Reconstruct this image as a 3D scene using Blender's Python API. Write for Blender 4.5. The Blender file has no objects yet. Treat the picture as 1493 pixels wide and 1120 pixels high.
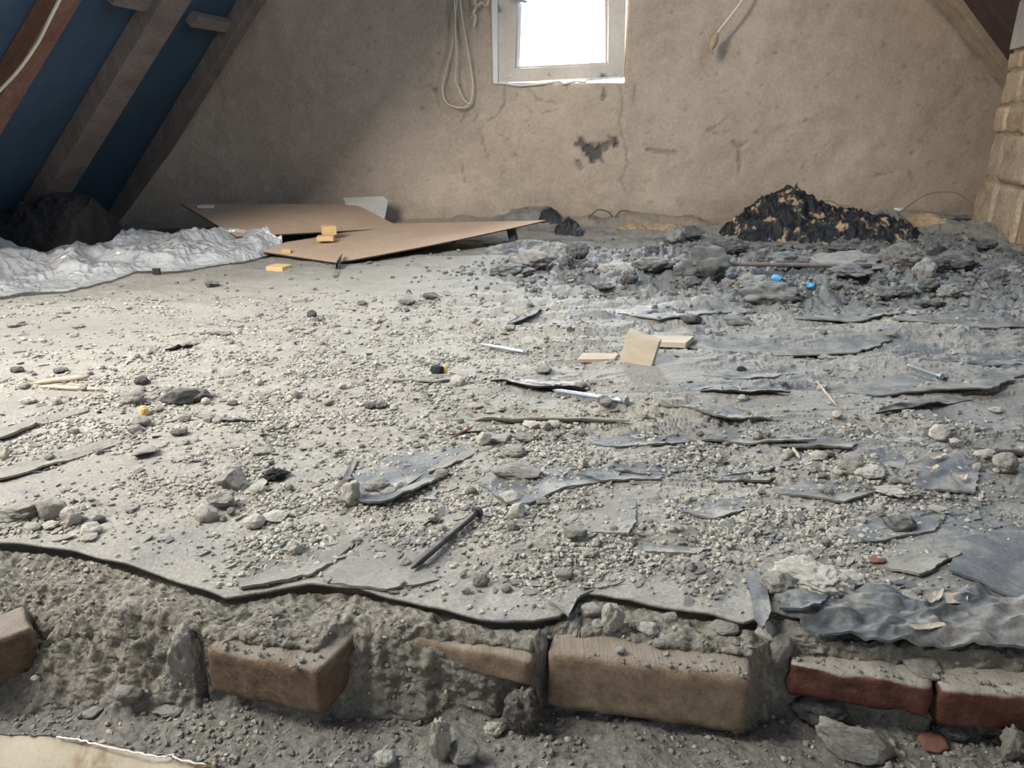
import bpy, math, random
import numpy as np
from mathutils import Vector, Matrix

# ------------------------------------------------------------------ camera, light, exposure
F = 1078.0; PITCH = math.radians(19.0); H = 0.45; YW = 3.8
sc = bpy.context.scene
COL = sc.collection
cd = bpy.data.cameras.new('camera'); cam = bpy.data.objects.new('camera', cd); COL.objects.link(cam)
cam.location = (0, 0, H); cam.rotation_euler = (math.radians(90) - PITCH, 0, 0)
cd.sensor_width = 36.0; cd.lens = 36.0 * F / 1493.0; cd.clip_start = 0.02; cd.clip_end = 100
cd.dof.use_dof = True; cd.dof.focus_distance = 1.0; cd.dof.aperture_fstop = 17.0
sc.camera = cam
sc.view_settings.view_transform = 'Standard'; sc.view_settings.look = 'None'
sc.view_settings.exposure = 0.25; sc.view_settings.gamma = 1.0; sc.view_settings.use_curve_mapping = False
w = bpy.data.worlds.new('sky'); sc.world = w; w.use_nodes = True
w.node_tree.nodes['Background'].inputs['Color'].default_value = (0.93, 0.97, 1.0, 1)
w.node_tree.nodes['Background'].inputs['Strength'].default_value = 5.0
sc.cycles.max_bounces = 8; sc.cycles.diffuse_bounces = 4; sc.cycles.use_denoising = True
sc.cycles.caustics_reflective = False; sc.cycles.caustics_refractive = False


def area(name, loc, rot, sx, sy, power, color, spread=180):
    l = bpy.data.lights.new(name, 'AREA'); l.shape = 'RECTANGLE'; l.size = sx; l.size_y = sy
    l.energy = power; l.color = color; l.spread = math.radians(spread)
    o = bpy.data.objects.new(name, l); COL.objects.link(o); o.location = loc; o.rotation_euler = rot
    return o


# daylight through the gable window (just outside the pane) and through the skylight on the left slope
area('daylight_gable_window', (0.245, 4.06, 0.98), (math.radians(-80), 0, 0), 0.42, 0.62, 80, (0.90, 0.95, 1.0))
sky_l = area('daylight_skylight', (-1.55, 0.45, 1.56), (0, 0, 0), 1.25, 0.34, 44, (1.0, 0.94, 0.85), 140)
_u = Vector((0.683, 0, 0.731)); _n = Vector((0.731, 0, -0.683)) * math.cos(math.radians(54)) + Vector((0, 1, 0)) * math.sin(math.radians(54))
_v = (-_n).cross(_u)
sky_l.rotation_euler = Matrix((_u, _v, -_n)).transposed().to_euler()
# added bluish fill lamp behind the camera; no window is built there
area('fill_behind_camera', (0.3, -1.45, 1.35), (math.radians(72), 0, 0), 0.9, 0.7, 3.2, (0.50, 0.72, 1.0))
# added cool fill lamp under the right slope, to tint the left wall
area('fill_right_slope', (1.22, 1.9, 1.72), (0, math.radians(46), 0), 0.6, 0.5, 17, (0.50, 0.72, 1.0))

# ------------------------------------------------------------------ helpers
RX = lambda px: (px - 746.5) / F


def ray(px, py):
    cx = (px - 746.5) / F; cy = (py - 560.0) / F
    return np.array([cx, math.cos(PITCH) - cy * math.sin(PITCH), -math.sin(PITCH) - cy * math.cos(PITCH)])


def P(px, py, z=0.0):
    d = ray(px, py); t = (z - H) / d[2]
    return np.array([0, 0, H]) + t * d


def at(px, py, Y):
    d = ray(px, py)
    return np.array([0, 0, H]) + d * (Y / d[1])


def depth(p):  # distance along the lens axis
    return p[1] * math.cos(PITCH) - (p[2] - H) * math.sin(PITCH)


rng = np.random.RandomState(7)
_perm = np.random.RandomState(11).permutation(512); _perm = np.concatenate([_perm, _perm, _perm])
_g3 = np.random.RandomState(12).normal(size=(512, 3)); _g3 /= np.linalg.norm(_g3, axis=1)[:, None]


def pn(x, y, z=None):
    """gradient noise about -1..1"""
    x = np.asarray(x, float); y = np.asarray(y, float)
    if z is None:
        xi = np.floor(x).astype(int); yi = np.floor(y).astype(int); xf = x - xi; yf = y - yi
        xi &= 511; yi &= 511
        u = xf * xf * xf * (xf * (xf * 6 - 15) + 10); v = yf * yf * yf * (yf * (yf * 6 - 15) + 10)

        def g(a, b):
            k = _perm[_perm[(xi + a) & 511] + ((yi + b) & 511)]
            q = _g3[k]
            return q[..., 0] * (xf - a) + q[..., 1] * (yf - b)
        return 1.7 * ((g(0, 0) * (1 - u) + g(1, 0) * u) * (1 - v) + (g(0, 1) * (1 - u) + g(1, 1) * u) * v)
    z = np.asarray(z, float)
    xi = np.floor(x).astype(int); yi = np.floor(y).astype(int); zi = np.floor(z).astype(int)
    xf = x - xi; yf = y - yi; zf = z - zi
    fd = lambda t: t * t * t * (t * (t * 6 - 15) + 10)
    u, v, ww = fd(xf), fd(yf), fd(zf)
    r = 0
    for a in (0, 1):
        for b in (0, 1):
            for c in (0, 1):
                k = _perm[_perm[_perm[(xi + a) & 511] + ((yi + b) & 511)] + ((zi + c) & 511)]
                q = _g3[k]
                r = r + (u if a else 1 - u) * (v if b else 1 - v) * (ww if c else 1 - ww) * (
                    q[..., 0] * (xf - a) + q[..., 1] * (yf - b) + q[..., 2] * (zf - c))
    return 1.5 * r


def fbm(x, y, z=None, o=4, lac=2.03, gain=0.5):
    s = 0; a = 1.0; f = 1.0
    for i in range(o):
        s = s + a * (pn(x * f + 17.3 * i, y * f - 9.1 * i) if z is None else pn(x * f + 17.3 * i, y * f - 9.1 * i, z * f + 3.7 * i))
        a *= gain; f *= lac
    return s


def billow(x, y, o=3):
    s = 0; a = 1.0; f = 1.0
    for i in range(o):
        s = s + a * np.abs(pn(x * f + 31.7 * i, y * f + 5.3 * i)); a *= 0.5; f *= 2.1
    return s


def sst(a, b, x):
    t = np.clip((x - a) / (b - a), 0, 1)
    return t * t * (3 - 2 * t)


def blob(x, y, cx, cy, rx, ry):
    """soft ellipse on the floor, 1 in the middle"""
    c = P(cx, cy); e = abs(P(cx + rx, cy)[0] - c[0]); f_ = abs(P(cx, cy - ry)[1] - P(cx, cy + ry)[1]) / 2
    return np.exp(-(((x - c[0]) / e) ** 2 + ((y - c[1]) / f_) ** 2))


def mesh_np(name, verts, faces, mats, smooth=True, cols=None):
    me = bpy.data.meshes.new(name)
    v = np.asarray(verts, dtype=np.float32)
    if isinstance(faces, np.ndarray):
        n, k = faces.shape
        me.vertices.add(len(v)); me.vertices.foreach_set('co', v.ravel())
        me.loops.add(n * k); me.loops.foreach_set('vertex_index', faces.astype(np.int32).ravel())
        me.polygons.add(n); me.polygons.foreach_set('loop_start', np.arange(0, n * k, k, dtype=np.int32))
        me.update(calc_edges=True)
    else:
        me.from_pydata([tuple(map(float, q)) for q in v], [], [tuple(map(int, q)) for q in faces]); me.update()
    me.polygons.foreach_set('use_smooth', np.full(len(me.polygons), bool(smooth)))
    if cols is not None:
        a = me.color_attributes.new('Col', 'FLOAT_COLOR', 'POINT')
        c = np.ones((len(v), 4), dtype=np.float32); c[:, :3] = cols; a.data.foreach_set('color', c.ravel())
    for m in (mats if isinstance(mats, (list, tuple)) else [mats]):
        me.materials.append(m)
    me.update()
    return me


def put(name, me, parent=None, loc=None):
    o = bpy.data.objects.new(name, me); COL.objects.link(o)
    if parent is not None: o.parent = parent
    if loc is not None: o.location = loc
    return o


def tag(o, label=None, cat=None, group=None, kind=None):
    if label: o['label'] = label
    if cat: o['category'] = cat
    if group: o['group'] = group
    if kind: o['kind'] = kind
    return o


def empty(name, loc):
    o = bpy.data.objects.new(name, None); COL.objects.link(o); o.location = loc; o.empty_display_size = 0.02
    return o


def grid_faces(nr, nc):
    i = np.arange(nr * nc).reshape(nr, nc)
    return np.stack([i[:-1, :-1].ravel(), i[:-1, 1:].ravel(), i[1:, 1:].ravel(), i[1:, :-1].ravel()], axis=1)


def hull_quad(front, back):
    """prism between two equal rings of points"""
    n = len(front); v = list(front) + list(back)
    f = [list(range(n))[::-1], [n + i for i in range(n)]]
    for i in range(n):
        j = (i + 1) % n; f.append([i, j, n + j, n + i])
    return v, f


def box_v(x0, x1, y0, y1, z0, z1):
    r = lambda z: [(x0, y0, z), (x1, y0, z), (x1, y1, z), (x0, y1, z)]
    return hull_quad(r(z0), r(z1))


def join_vf(lst):
    V = []; Fc = []
    for v, f in lst:
        b = len(V); V += [tuple(q) for q in v]; Fc += [[b + i for i in q] for q in f]
    return V, Fc


def fix_normals(me):
    import bmesh
    b = bmesh.new(); b.from_mesh(me); bmesh.ops.recalc_face_normals(b, faces=b.faces); b.to_mesh(me); b.free()


def solid(name, vf, m, parent=None, bevel=0.0, smooth=False):
    me = mesh_np(name, vf[0], vf[1], m, smooth); fix_normals(me)
    o = put(name, me, parent)
    if bevel:
        b = o.modifiers.new('bevel', 'BEVEL'); b.width = bevel; b.segments = 2; b.limit_method = 'ANGLE'
    return o


def smooth_line(pts, n=8):
    pts = np.asarray(pts, float); out = []
    q = np.vstack([2 * pts[0] - pts[1], pts, 2 * pts[-1] - pts[-2]])
    for i in range(len(pts) - 1):
        p0, p1, p2, p3 = q[i:i + 4]
        for t in np.linspace(0, 1, n, endpoint=False):
            out.append(0.5 * ((2 * p1) + (-p0 + p2) * t + (2 * p0 - 5 * p1 + 4 * p2 - p3) * t * t + (-p0 + 3 * p1 - 3 * p2 + p3) * t ** 3))
    out.append(pts[-1])
    return np.array(out)


def tube_mesh(name, pts, r, m, sides=8, radii=None, closed_ends=True):
    pts = np.asarray(pts, float); n = len(pts)
    t = np.gradient(pts, axis=0); t /= np.linalg.norm(t, axis=1)[:, None] + 1e-12
    ref = np.array([0, 0, 1.0]) if abs(t[0][2]) < 0.9 else np.array([0, 1.0, 0])
    V = []
    u = np.cross(t[0], ref); u /= np.linalg.norm(u)
    for i in range(n):
        u = u - t[i] * (u @ t[i]); u /= np.linalg.norm(u); v = np.cross(t[i], u)
        rr = r if radii is None else radii[i]
        for k in range(sides):
            a = 2 * math.pi * k / sides
            V.append(pts[i] + rr * (math.cos(a) * u + math.sin(a) * v))
    Fc = []
    for i in range(n - 1):
        for k in range(sides):
            l = (k + 1) % sides
            Fc.append([i * sides + k, i * sides + l, (i + 1) * sides + l, (i + 1) * sides + k])
    Fc.append(list(range(sides))[::-1]); Fc.append([(n - 1) * sides + k for k in range(sides)])
    return mesh_np(name, V, Fc, m, True)


# ------------------------------------------------------------------ materials
def mat(name, stops, scale=6, detail=6, rough=0.9, bump=0.3, bscale=120, bdist=0.004, stretch=(1, 1, 1), metal=0.0,
        spec=0.3, attr=False, speck=0.25, sscale=220, vary=0.0):
    m = bpy.data.materials.new(name); m.use_nodes = True
    nt = m.node_tree; N = nt.nodes; L = nt.links; b = N['Principled BSDF']
    b.inputs['Roughness'].default_value = rough; b.inputs['Metallic'].default_value = metal
    b.inputs['Specular IOR Level'].default_value = spec
    tc = N.new('ShaderNodeTexCoord'); mp = N.new('ShaderNodeMapping'); mp.inputs['Scale'].default_value = stretch
    L.new(tc.outputs['Object'], mp.inputs['Vector'])
    if attr:
        col = N.new('ShaderNodeVertexColor'); col.layer_name = 'Col'; c = col.outputs['Color']
    else:
        n1 = N.new('ShaderNodeTexNoise'); n1.inputs['Scale'].default_value = scale; n1.inputs['Detail'].default_value = detail
        n1.inputs['Roughness'].default_value = 0.6
        L.new(mp.outputs['Vector'], n1.inputs['Vector'])
        cr = N.new('ShaderNodeValToRGB'); e = cr.color_ramp.elements
        while len(e) < len(stops): e.new(0.5)
        for el, (p_, c_) in zip(e, stops): el.position = p_; el.color = (*c_, 1)
        L.new(n1.outputs['Fac'], cr.inputs['Fac']); c = cr.outputs['Color']
    n2 = N.new('ShaderNodeTexNoise'); n2.inputs['Scale'].default_value = sscale; n2.inputs['Detail'].default_value = 4
    n2.inputs['Roughness'].default_value = 0.7
    L.new(mp.outputs['Vector'], n2.inputs['Vector'])
    mr = N.new('ShaderNodeMapRange'); mr.inputs['From Min'].default_value = 0.3; mr.inputs['From Max'].default_value = 0.7
    mr.inputs['To Min'].default_value = 1 - speck; mr.inputs['To Max'].default_value = 1 + speck
    L.new(n2.outputs['Fac'], mr.inputs['Value'])
    fac = mr.outputs['Result']
    if vary:
        oi = N.new('ShaderNodeObjectInfo'); mv = N.new('ShaderNodeMapRange')
        mv.inputs['To Min'].default_value = 1 - vary; mv.inputs['To Max'].default_value = 1 + vary
        L.new(oi.outputs['Random'], mv.inputs['Value'])
        mm = N.new('ShaderNodeMath'); mm.operation = 'MULTIPLY'; L.new(fac, mm.inputs[0]); L.new(mv.outputs['Result'], mm.inputs[1]); fac = mm.outputs[0]
    vm = N.new('ShaderNodeVectorMath'); vm.operation = 'SCALE'
    L.new(c, vm.inputs[0]); L.new(fac, vm.inputs['Scale']); L.new(vm.outputs['Vector'], b.inputs['Base Color'])
    if bump:
        n3 = N.new('ShaderNodeTexNoise'); n3.inputs['Scale'].default_value = bscale; n3.inputs['Detail'].default_value = 5
        n3.inputs['Roughness'].default_value = 0.65
        L.new(mp.outputs['Vector'], n3.inputs['Vector'])
        bp = N.new('ShaderNodeBump'); bp.inputs['Strength'].default_value = bump; bp.inputs['Distance'].default_value = bdist
        L.new(n3.outputs['Fac'], bp.inputs['Height']); L.new(bp.outputs['Normal'], b.inputs['Normal'])
    return m


M = {}
M['floor'] = mat('dusty_felt', [], attr=True, rough=0.72, spec=0.35, bump=0.55, bscale=230, bdist=0.003, speck=0.3, sscale=260)
M['bed'] = mat('old_mortar', [], attr=True, rough=0.95, spec=0.2, bump=0.7, bscale=170, bdist=0.004, speck=0.32, sscale=240)
M['wall'] = mat('bare_plaster', [], attr=True, rough=0.95, spec=0.1, bump=0.6, bscale=75, bdist=0.006, speck=0.13, sscale=60)
M['pale'] = mat('pale_mortar', [(0.3, (0.39, 0.365, 0.31)), (0.55, (0.51, 0.48, 0.415)), (0.75, (0.64, 0.61, 0.54))], scale=2.5, sscale=16, bscale=11, bump=0.8, bdist=0.0035, vary=0.14)
M['grey'] = mat('grey_mortar', [(0.3, (0.20, 0.19, 0.17)), (0.7, (0.36, 0.34, 0.30))], scale=2.5, sscale=16, bscale=11, bump=0.8, bdist=0.0035, vary=0.2)
M['grit_pale'] = mat('pale_grit', [(0.3, (0.33, 0.305, 0.255)), (0.55, (0.45, 0.42, 0.355)), (0.75, (0.58, 0.55, 0.475))], scale=90, sscale=300, bump=0)
M['grit_grey'] = mat('grey_grit', [(0.3, (0.17, 0.16, 0.14)), (0.7, (0.33, 0.31, 0.265))], scale=90, sscale=300, bump=0)
M['dark'] = mat('dark_lump', [(0.3, (0.075, 0.075, 0.075)), (0.7, (0.20, 0.195, 0.18))], scale=2.5, sscale=14, bscale=9, bump=0.9, bdist=0.006, vary=0.25)
M['sooty'] = mat('soot_black', [(0.3, (0.012, 0.012, 0.013)), (0.7, (0.05, 0.048, 0.045))], scale=30, bscale=150)
M['redstone'] = mat('red_brick_crumb', [(0.3, (0.15, 0.06, 0.045)), (0.7, (0.27, 0.14, 0.10))], scale=30)
M['green'] = mat('pale_green', [(0.3, (0.27, 0.33, 0.22)), (0.7, (0.36, 0.42, 0.30))], scale=20)
M['blue'] = mat('blue_scrap', [(0.3, (0.05, 0.36, 0.60)), (0.7, (0.12, 0.50, 0.75))], scale=20, rough=0.5)
M['ochre'] = mat('yellow_foam', [(0.3, (0.55, 0.38, 0.12)), (0.7, (0.70, 0.53, 0.22))], scale=30)
M['felt'] = mat('torn_felt', [(0.32, (0.11, 0.112, 0.11)), (0.48, (0.19, 0.187, 0.17)), (0.62, (0.29, 0.275, 0.24))], scale=18, rough=0.6, spec=0.4, bscale=140, bump=0.35, speck=0.2, vary=0.1)
M['felt_blue'] = mat('slate_felt', [(0.34, (0.105, 0.112, 0.117)), (0.5, (0.17, 0.175, 0.173)), (0.62, (0.29, 0.275, 0.242))], scale=16, rough=0.66, spec=0.35, bscale=160, bump=0.4, speck=0.2, vary=0.08)
M['felt_dust'] = mat('dust_covered_felt', [(0.3, (0.20, 0.19, 0.168)), (0.7, (0.31, 0.292, 0.252))], scale=9, rough=0.75, bscale=200, bump=0.4, speck=0.2)
M['felt_black'] = mat('black_felt', [(0.3, (0.012, 0.012, 0.013)), (0.7, (0.05, 0.05, 0.05))], scale=12, rough=0.55)
M['heap'] = mat('black_and_tan_felt', [(0.50, (0.018, 0.019, 0.022)), (0.585, (0.06, 0.055, 0.05)), (0.61, (0.42, 0.27, 0.15)), (0.72, (0.50, 0.36, 0.22))], scale=17, detail=3, rough=0.6, bscale=60, bump=0.4, bdist=0.01, sscale=60)
M['fluff'] = mat('grey_fluff', [(0.3, (0.10, 0.095, 0.085)), (0.7, (0.26, 0.24, 0.21))], scale=14, bscale=9, bump=0.9, bdist=0.008)
M['sack'] = mat('dark_sack', [(0.3, (0.02, 0.02, 0.02)), (0.7, (0.085, 0.078, 0.07))], scale=10, bscale=50, bump=0.9, bdist=0.02)
M['tan'] = mat('tan_paper', [(0.3, (0.36, 0.24, 0.13)), (0.7, (0.52, 0.40, 0.26))], scale=9)
M['timber'] = mat('sawn_timber', [(0.3, (0.10, 0.065, 0.042)), (0.7, (0.21, 0.145, 0.098))], scale=5, stretch=(18, 1.2, 18), sscale=30, bscale=30, bump=0.5, bdist=0.003)
M['timber_pale'] = mat('worn_timber', [(0.3, (0.17, 0.12, 0.08)), (0.7, (0.31, 0.235, 0.165))], scale=5, stretch=(18, 1.2, 18), sscale=30, bscale=30, bump=0.5, bdist=0.003)
M['brick'] = mat('red_brick', [(0.3, (0.06, 0.022, 0.016)), (0.6, (0.125, 0.05, 0.036)), (0.8, (0.19, 0.14, 0.11))], scale=22, sscale=150, bscale=120, bump=0.6)
M['oldbrick'] = mat('limewashed_brick', [(0.28, (0.36, 0.22, 0.14)), (0.46, (0.50, 0.38, 0.27)), (0.66, (0.60, 0.51, 0.39))], scale=6, sscale=70, bscale=45, bump=0.7, bdist=0.008, vary=0.08)
M['pier_mortar'] = mat('lime_mortar', [(0.3, (0.36, 0.27, 0.18)), (0.7, (0.52, 0.43, 0.32))], scale=12, bscale=60, bump=0.8, bdist=0.008)
M['render'] = mat('grey_render', [(0.3, (0.40, 0.38, 0.35)), (0.7, (0.56, 0.54, 0.50))], scale=9, bscale=50, bump=0.4)
M['rafter'] = mat('rafter_wood', [(0.3, (0.15, 0.125, 0.115)), (0.7, (0.23, 0.195, 0.175))], scale=4, stretch=(6, 1, 1), sscale=40, bscale=30)
M['rafter_red'] = mat('reddish_wood', [(0.3, (0.14, 0.07, 0.05)), (0.7, (0.23, 0.125, 0.095))], scale=4, sscale=40, bscale=30)
M['roof'] = mat('roof_underlay', [(0.3, (0.030, 0.060, 0.095)), (0.7, (0.045, 0.082, 0.125))], scale=3, sscale=25, speck=0.08, bump=0.15, bscale=20)
M['roof_board'] = mat('roof_boards', [(0.3, (0.075, 0.05, 0.045)), (0.7, (0.13, 0.09, 0.08))], scale=3, stretch=(1, 8, 1), sscale=25)
M['hardboard'] = mat('hardboard', [(0.3, (0.48, 0.315, 0.21)), (0.7, (0.60, 0.43, 0.30))], scale=3, sscale=90, speck=0.1, bump=0.15)
M['board_edge'] = mat('board_edge', [(0.3, (0.03, 0.022, 0.018)), (0.7, (0.06, 0.045, 0.035))], scale=9)
M['pine'] = mat('pine', [(0.3, (0.60, 0.40, 0.17)), (0.7, (0.72, 0.52, 0.27))], scale=4, stretch=(1, 10, 10), sscale=60, speck=0.1, bump=0.1)
M['plywood'] = mat('pale_plywood', [(0.3, (0.44, 0.36, 0.27)), (0.7, (0.55, 0.47, 0.37))], scale=5, stretch=(1, 12, 12), sscale=120, speck=0.12, bump=0.2)
M['paint'] = mat('old_cream_paint', [(0.30, (0.20, 0.19, 0.19)), (0.36, (0.60, 0.53, 0.45)), (0.7, (0.74, 0.67, 0.57))], scale=7, sscale=80, speck=0.08, bump=0.2, rough=0.5)
M['white'] = mat('white_paint', [(0.3, (0.74, 0.72, 0.70)), (0.7, (0.85, 0.84, 0.82))], scale=9, rough=0.5, speck=0.06, bump=0.15)
M['cable'] = mat('cream_cable', [(0.3, (0.62, 0.58, 0.42)), (0.7, (0.72, 0.68, 0.53))], scale=9, rough=0.5, speck=0.06, bump=0)
M['cable_brown'] = mat('tan_cable', [(0.3, (0.36, 0.26, 0.16)), (0.7, (0.48, 0.36, 0.24))], scale=9, rough=0.5, speck=0.06, bump=0)
M['steel'] = mat('bright_nail', [(0.3, (0.27, 0.31, 0.34)), (0.7, (0.42, 0.46, 0.49))], scale=60, rough=0.42, metal=0.6, bump=0.1)
M['iron'] = mat('dull_iron', [(0.3, (0.055, 0.05, 0.05)), (0.7, (0.13, 0.115, 0.11))], scale=60, rough=0.5, metal=0.4, bump=0.25, bscale=400)
M['wallpaint'] = mat('stained_plaster', [(0.32, (0.20, 0.13, 0.06)), (0.42, (0.45, 0.38, 0.28)), (0.7, (0.55, 0.48, 0.38))], scale=14, detail=4, speck=0.08, bump=0.2)


def dusty(m, lo=0.35, hi=0.75, amount=0.85, col=(0.36, 0.335, 0.285), scale=28):
    """dust that has settled on upward faces"""
    nt = m.node_tree; N = nt.nodes; L = nt.links; b = N['Principled BSDF']; src = b.inputs['Base Color'].links[0].from_socket
    ge = N.new('ShaderNodeNewGeometry'); sx = N.new('ShaderNodeSeparateXYZ'); L.new(ge.outputs['Normal'], sx.inputs[0])
    no = N.new('ShaderNodeTexNoise'); no.inputs['Scale'].default_value = scale; no.inputs['Detail'].default_value = 5; no.inputs['Roughness'].default_value = 0.65
    tc = N.new('ShaderNodeTexCoord'); L.new(tc.outputs['Object'], no.inputs['Vector'])
    ad = N.new('ShaderNodeMath'); ad.operation = 'MULTIPLY_ADD'; ad.inputs[1].default_value = 0.9; L.new(no.outputs['Fac'], ad.inputs[0]); 
    sb = N.new('ShaderNodeMath'); sb.operation = 'SUBTRACT'; L.new(sx.outputs['Z'], sb.inputs[0]); sb.inputs[1].default_value = 0.45; L.new(sb.outputs[0], ad.inputs[2])
    mr = N.new('ShaderNodeMapRange'); mr.interpolation_type = 'SMOOTHSTEP'; mr.inputs['From Min'].default_value = lo; mr.inputs['From Max'].default_value = hi; mr.inputs['To Max'].default_value = amount
    L.new(ad.outputs[0], mr.inputs['Value'])
    mx = N.new('ShaderNodeMix'); mx.data_type = 'RGBA'; L.new(mr.outputs['Result'], mx.inputs['Factor']); L.new(src, mx.inputs['A']); mx.inputs['B'].default_value = (*col, 1)
    L.new(mx.outputs['Result'], b.inputs['Base Color'])


for k_, q_ in (('timber', (0.55, 1.15, .6)), ('timber_pale', (0.6, 1.2, .55)), ('brick', (0.3, 0.75, .95)), ('iron', (0.75, 1.1, .5)), ('dark', (0.7, 1.2, .5)), ('fluff', (0.6, 1.2, .6)), ('grey', (0.6, 1.2, .6)), ('felt_black', (0.75, 1.1, .7)), ('hardboard', (0.8, 1.25, .5))):
    dusty(M[k_], *q_, scale=4 if k_ in ('dark', 'grey', 'fluff') else 28)

gm = bpy.data.materials.new('window_glass'); gm.use_nodes = True
nt = gm.node_tree; N = nt.nodes; N.remove(N['Principled BSDF'])
tr = N.new('ShaderNodeBsdfTransparent'); gl = N.new('ShaderNodeBsdfGlossy'); gl.inputs['Roughness'].default_value = 0.03
fr = N.new('ShaderNodeFresnel'); fr.inputs['IOR'].default_value = 1.45; mx = N.new('ShaderNodeMixShader')
nt.links.new(fr.outputs[0], mx.inputs[0]); nt.links.new(tr.outputs[0], mx.inputs[1]); nt.links.new(gl.outputs[0], mx.inputs[2])
nt.links.new(mx.outputs[0], N['Material Output'].inputs['Surface']); M['glass'] = gm

pm = bpy.data.materials.new('milky_polythene'); pm.use_nodes = True
nt = pm.node_tree; N = nt.nodes; b = N['Principled BSDF']
b.inputs['Base Color'].default_value = (0.93, 0.94, 0.95, 1); b.inputs['Roughness'].default_value = 0.10; b.inputs['Specular IOR Level'].default_value = 1.0; b.inputs['Coat Weight'].default_value = 0.6; b.inputs['Coat Roughness'].default_value = 0.08
tc = N.new('ShaderNodeTexCoord'); nz_a = N.new('ShaderNodeTexNoise'); nz_a.inputs['Scale'].default_value = 9; nz_a.inputs['Detail'].default_value = 3; nz_a.inputs['Distortion'].default_value = 1.2
ab_ = N.new('ShaderNodeMath'); ab_.operation = 'PINGPONG'; ab_.inputs[1].default_value = 0.09; bp = N.new('ShaderNodeBump'); bp.inputs['Strength'].default_value = 0.75; bp.inputs['Distance'].default_value = 0.06
nt.links.new(tc.outputs['Object'], nz_a.inputs['Vector']); nt.links.new(nz_a.outputs['Fac'], ab_.inputs[0]); nt.links.new(ab_.outputs[0], bp.inputs['Height']); nt.links.new(bp.outputs['Normal'], b.inputs['Normal'])
tl = N.new('ShaderNodeBsdfTranslucent'); tl.inputs['Color'].default_value = (0.9, 0.92, 0.94, 1)
tr = N.new('ShaderNodeBsdfTransparent')
m1 = N.new('ShaderNodeMixShader'); m1.inputs[0].default_value = 0.22; m2 = N.new('ShaderNodeMixShader'); m2.inputs[0].default_value = 0.14
nt.links.new(b.outputs[0], m1.inputs[1]); nt.links.new(tl.outputs[0], m1.inputs[2]); nt.links.new(m1.outputs[0], m2.inputs[1]); nt.links.new(tr.outputs[0], m2.inputs[2])
gls = N.new('ShaderNodeBsdfGlossy'); gls.inputs['Roughness'].default_value = 0.12; gls.inputs['Color'].default_value = (0.95, 0.97, 1, 1); nt.links.new(bp.outputs['Normal'], gls.inputs['Normal'])
m3 = N.new('ShaderNodeMixShader'); m3.inputs[0].default_value = 0.20; nt.links.new(m2.outputs[0], m3.inputs[1]); nt.links.new(gls.outputs[0], m3.inputs[2])
nt.links.new(m3.outputs[0], N['Material Output'].inputs['Surface']); M['poly'] = pm

# ------------------------------------------------------------------ gable wall
def wall_px(px, py):
    q = at(px, py, YW); return q[0], q[2]


def seg_mask(x, z, pts, r):
    """distance-based mask to a polyline given in (x,z)"""
    d = np.full(np.shape(x), 9.0)
    for (x0, z0), (x1, z1) in zip(pts[:-1], pts[1:]):
        dx, dz = x1 - x0, z1 - z0; L2 = dx * dx + dz * dz + 1e-12
        t = np.clip(((x - x0) * dx + (z - z0) * dz) / L2, 0, 1)
        d = np.minimum(d, np.hypot(x - x0 - t * dx, z - z0 - t * dz))
    return d / r


OPX0, OPZ0 = wall_px(720, 121); OPX1 = wall_px(912, 113)[0]; OPZ1 = OPZ0 + 0.78
xs = np.unique(np.concatenate([np.linspace(-2.35, OPX0, 200), np.linspace(OPX0, OPX1, 64), np.linspace(OPX1, 3.3, 250)]))
zs = np.unique(np.concatenate([np.linspace(-0.06, OPZ0, 80), np.linspace(OPZ0, OPZ1, 78), np.linspace(OPZ1, 2.5, 30)]))
X, Z = np.meshgrid(xs, zs)
dy = 0.012 * fbm(X * 1.6, Z * 1.6, o=3) + 0.004 * fbm(X * 9, Z * 9, o=3)
base = np.array([0.50, 0.415, 0.325])
tone = 1 + 0.10 * fbm(X * 2.2 + 5, Z * 2.2, o=4) + 0.09 * fbm(X * 11, Z * 13, o=4)
col = base[None, None, :] * tone[..., None]
warm = sst(-0.4, 0.6, fbm(X * 1.3 + 9, Z * 1.7 + 2, o=3))[..., None]
col = col * (1 - 0.35 * warm) + np.array([0.44, 0.335, 0.25]) * tone[..., None] * 0.35 * warm


def wp(l): return [wall_px(*q) for q in l]


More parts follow.
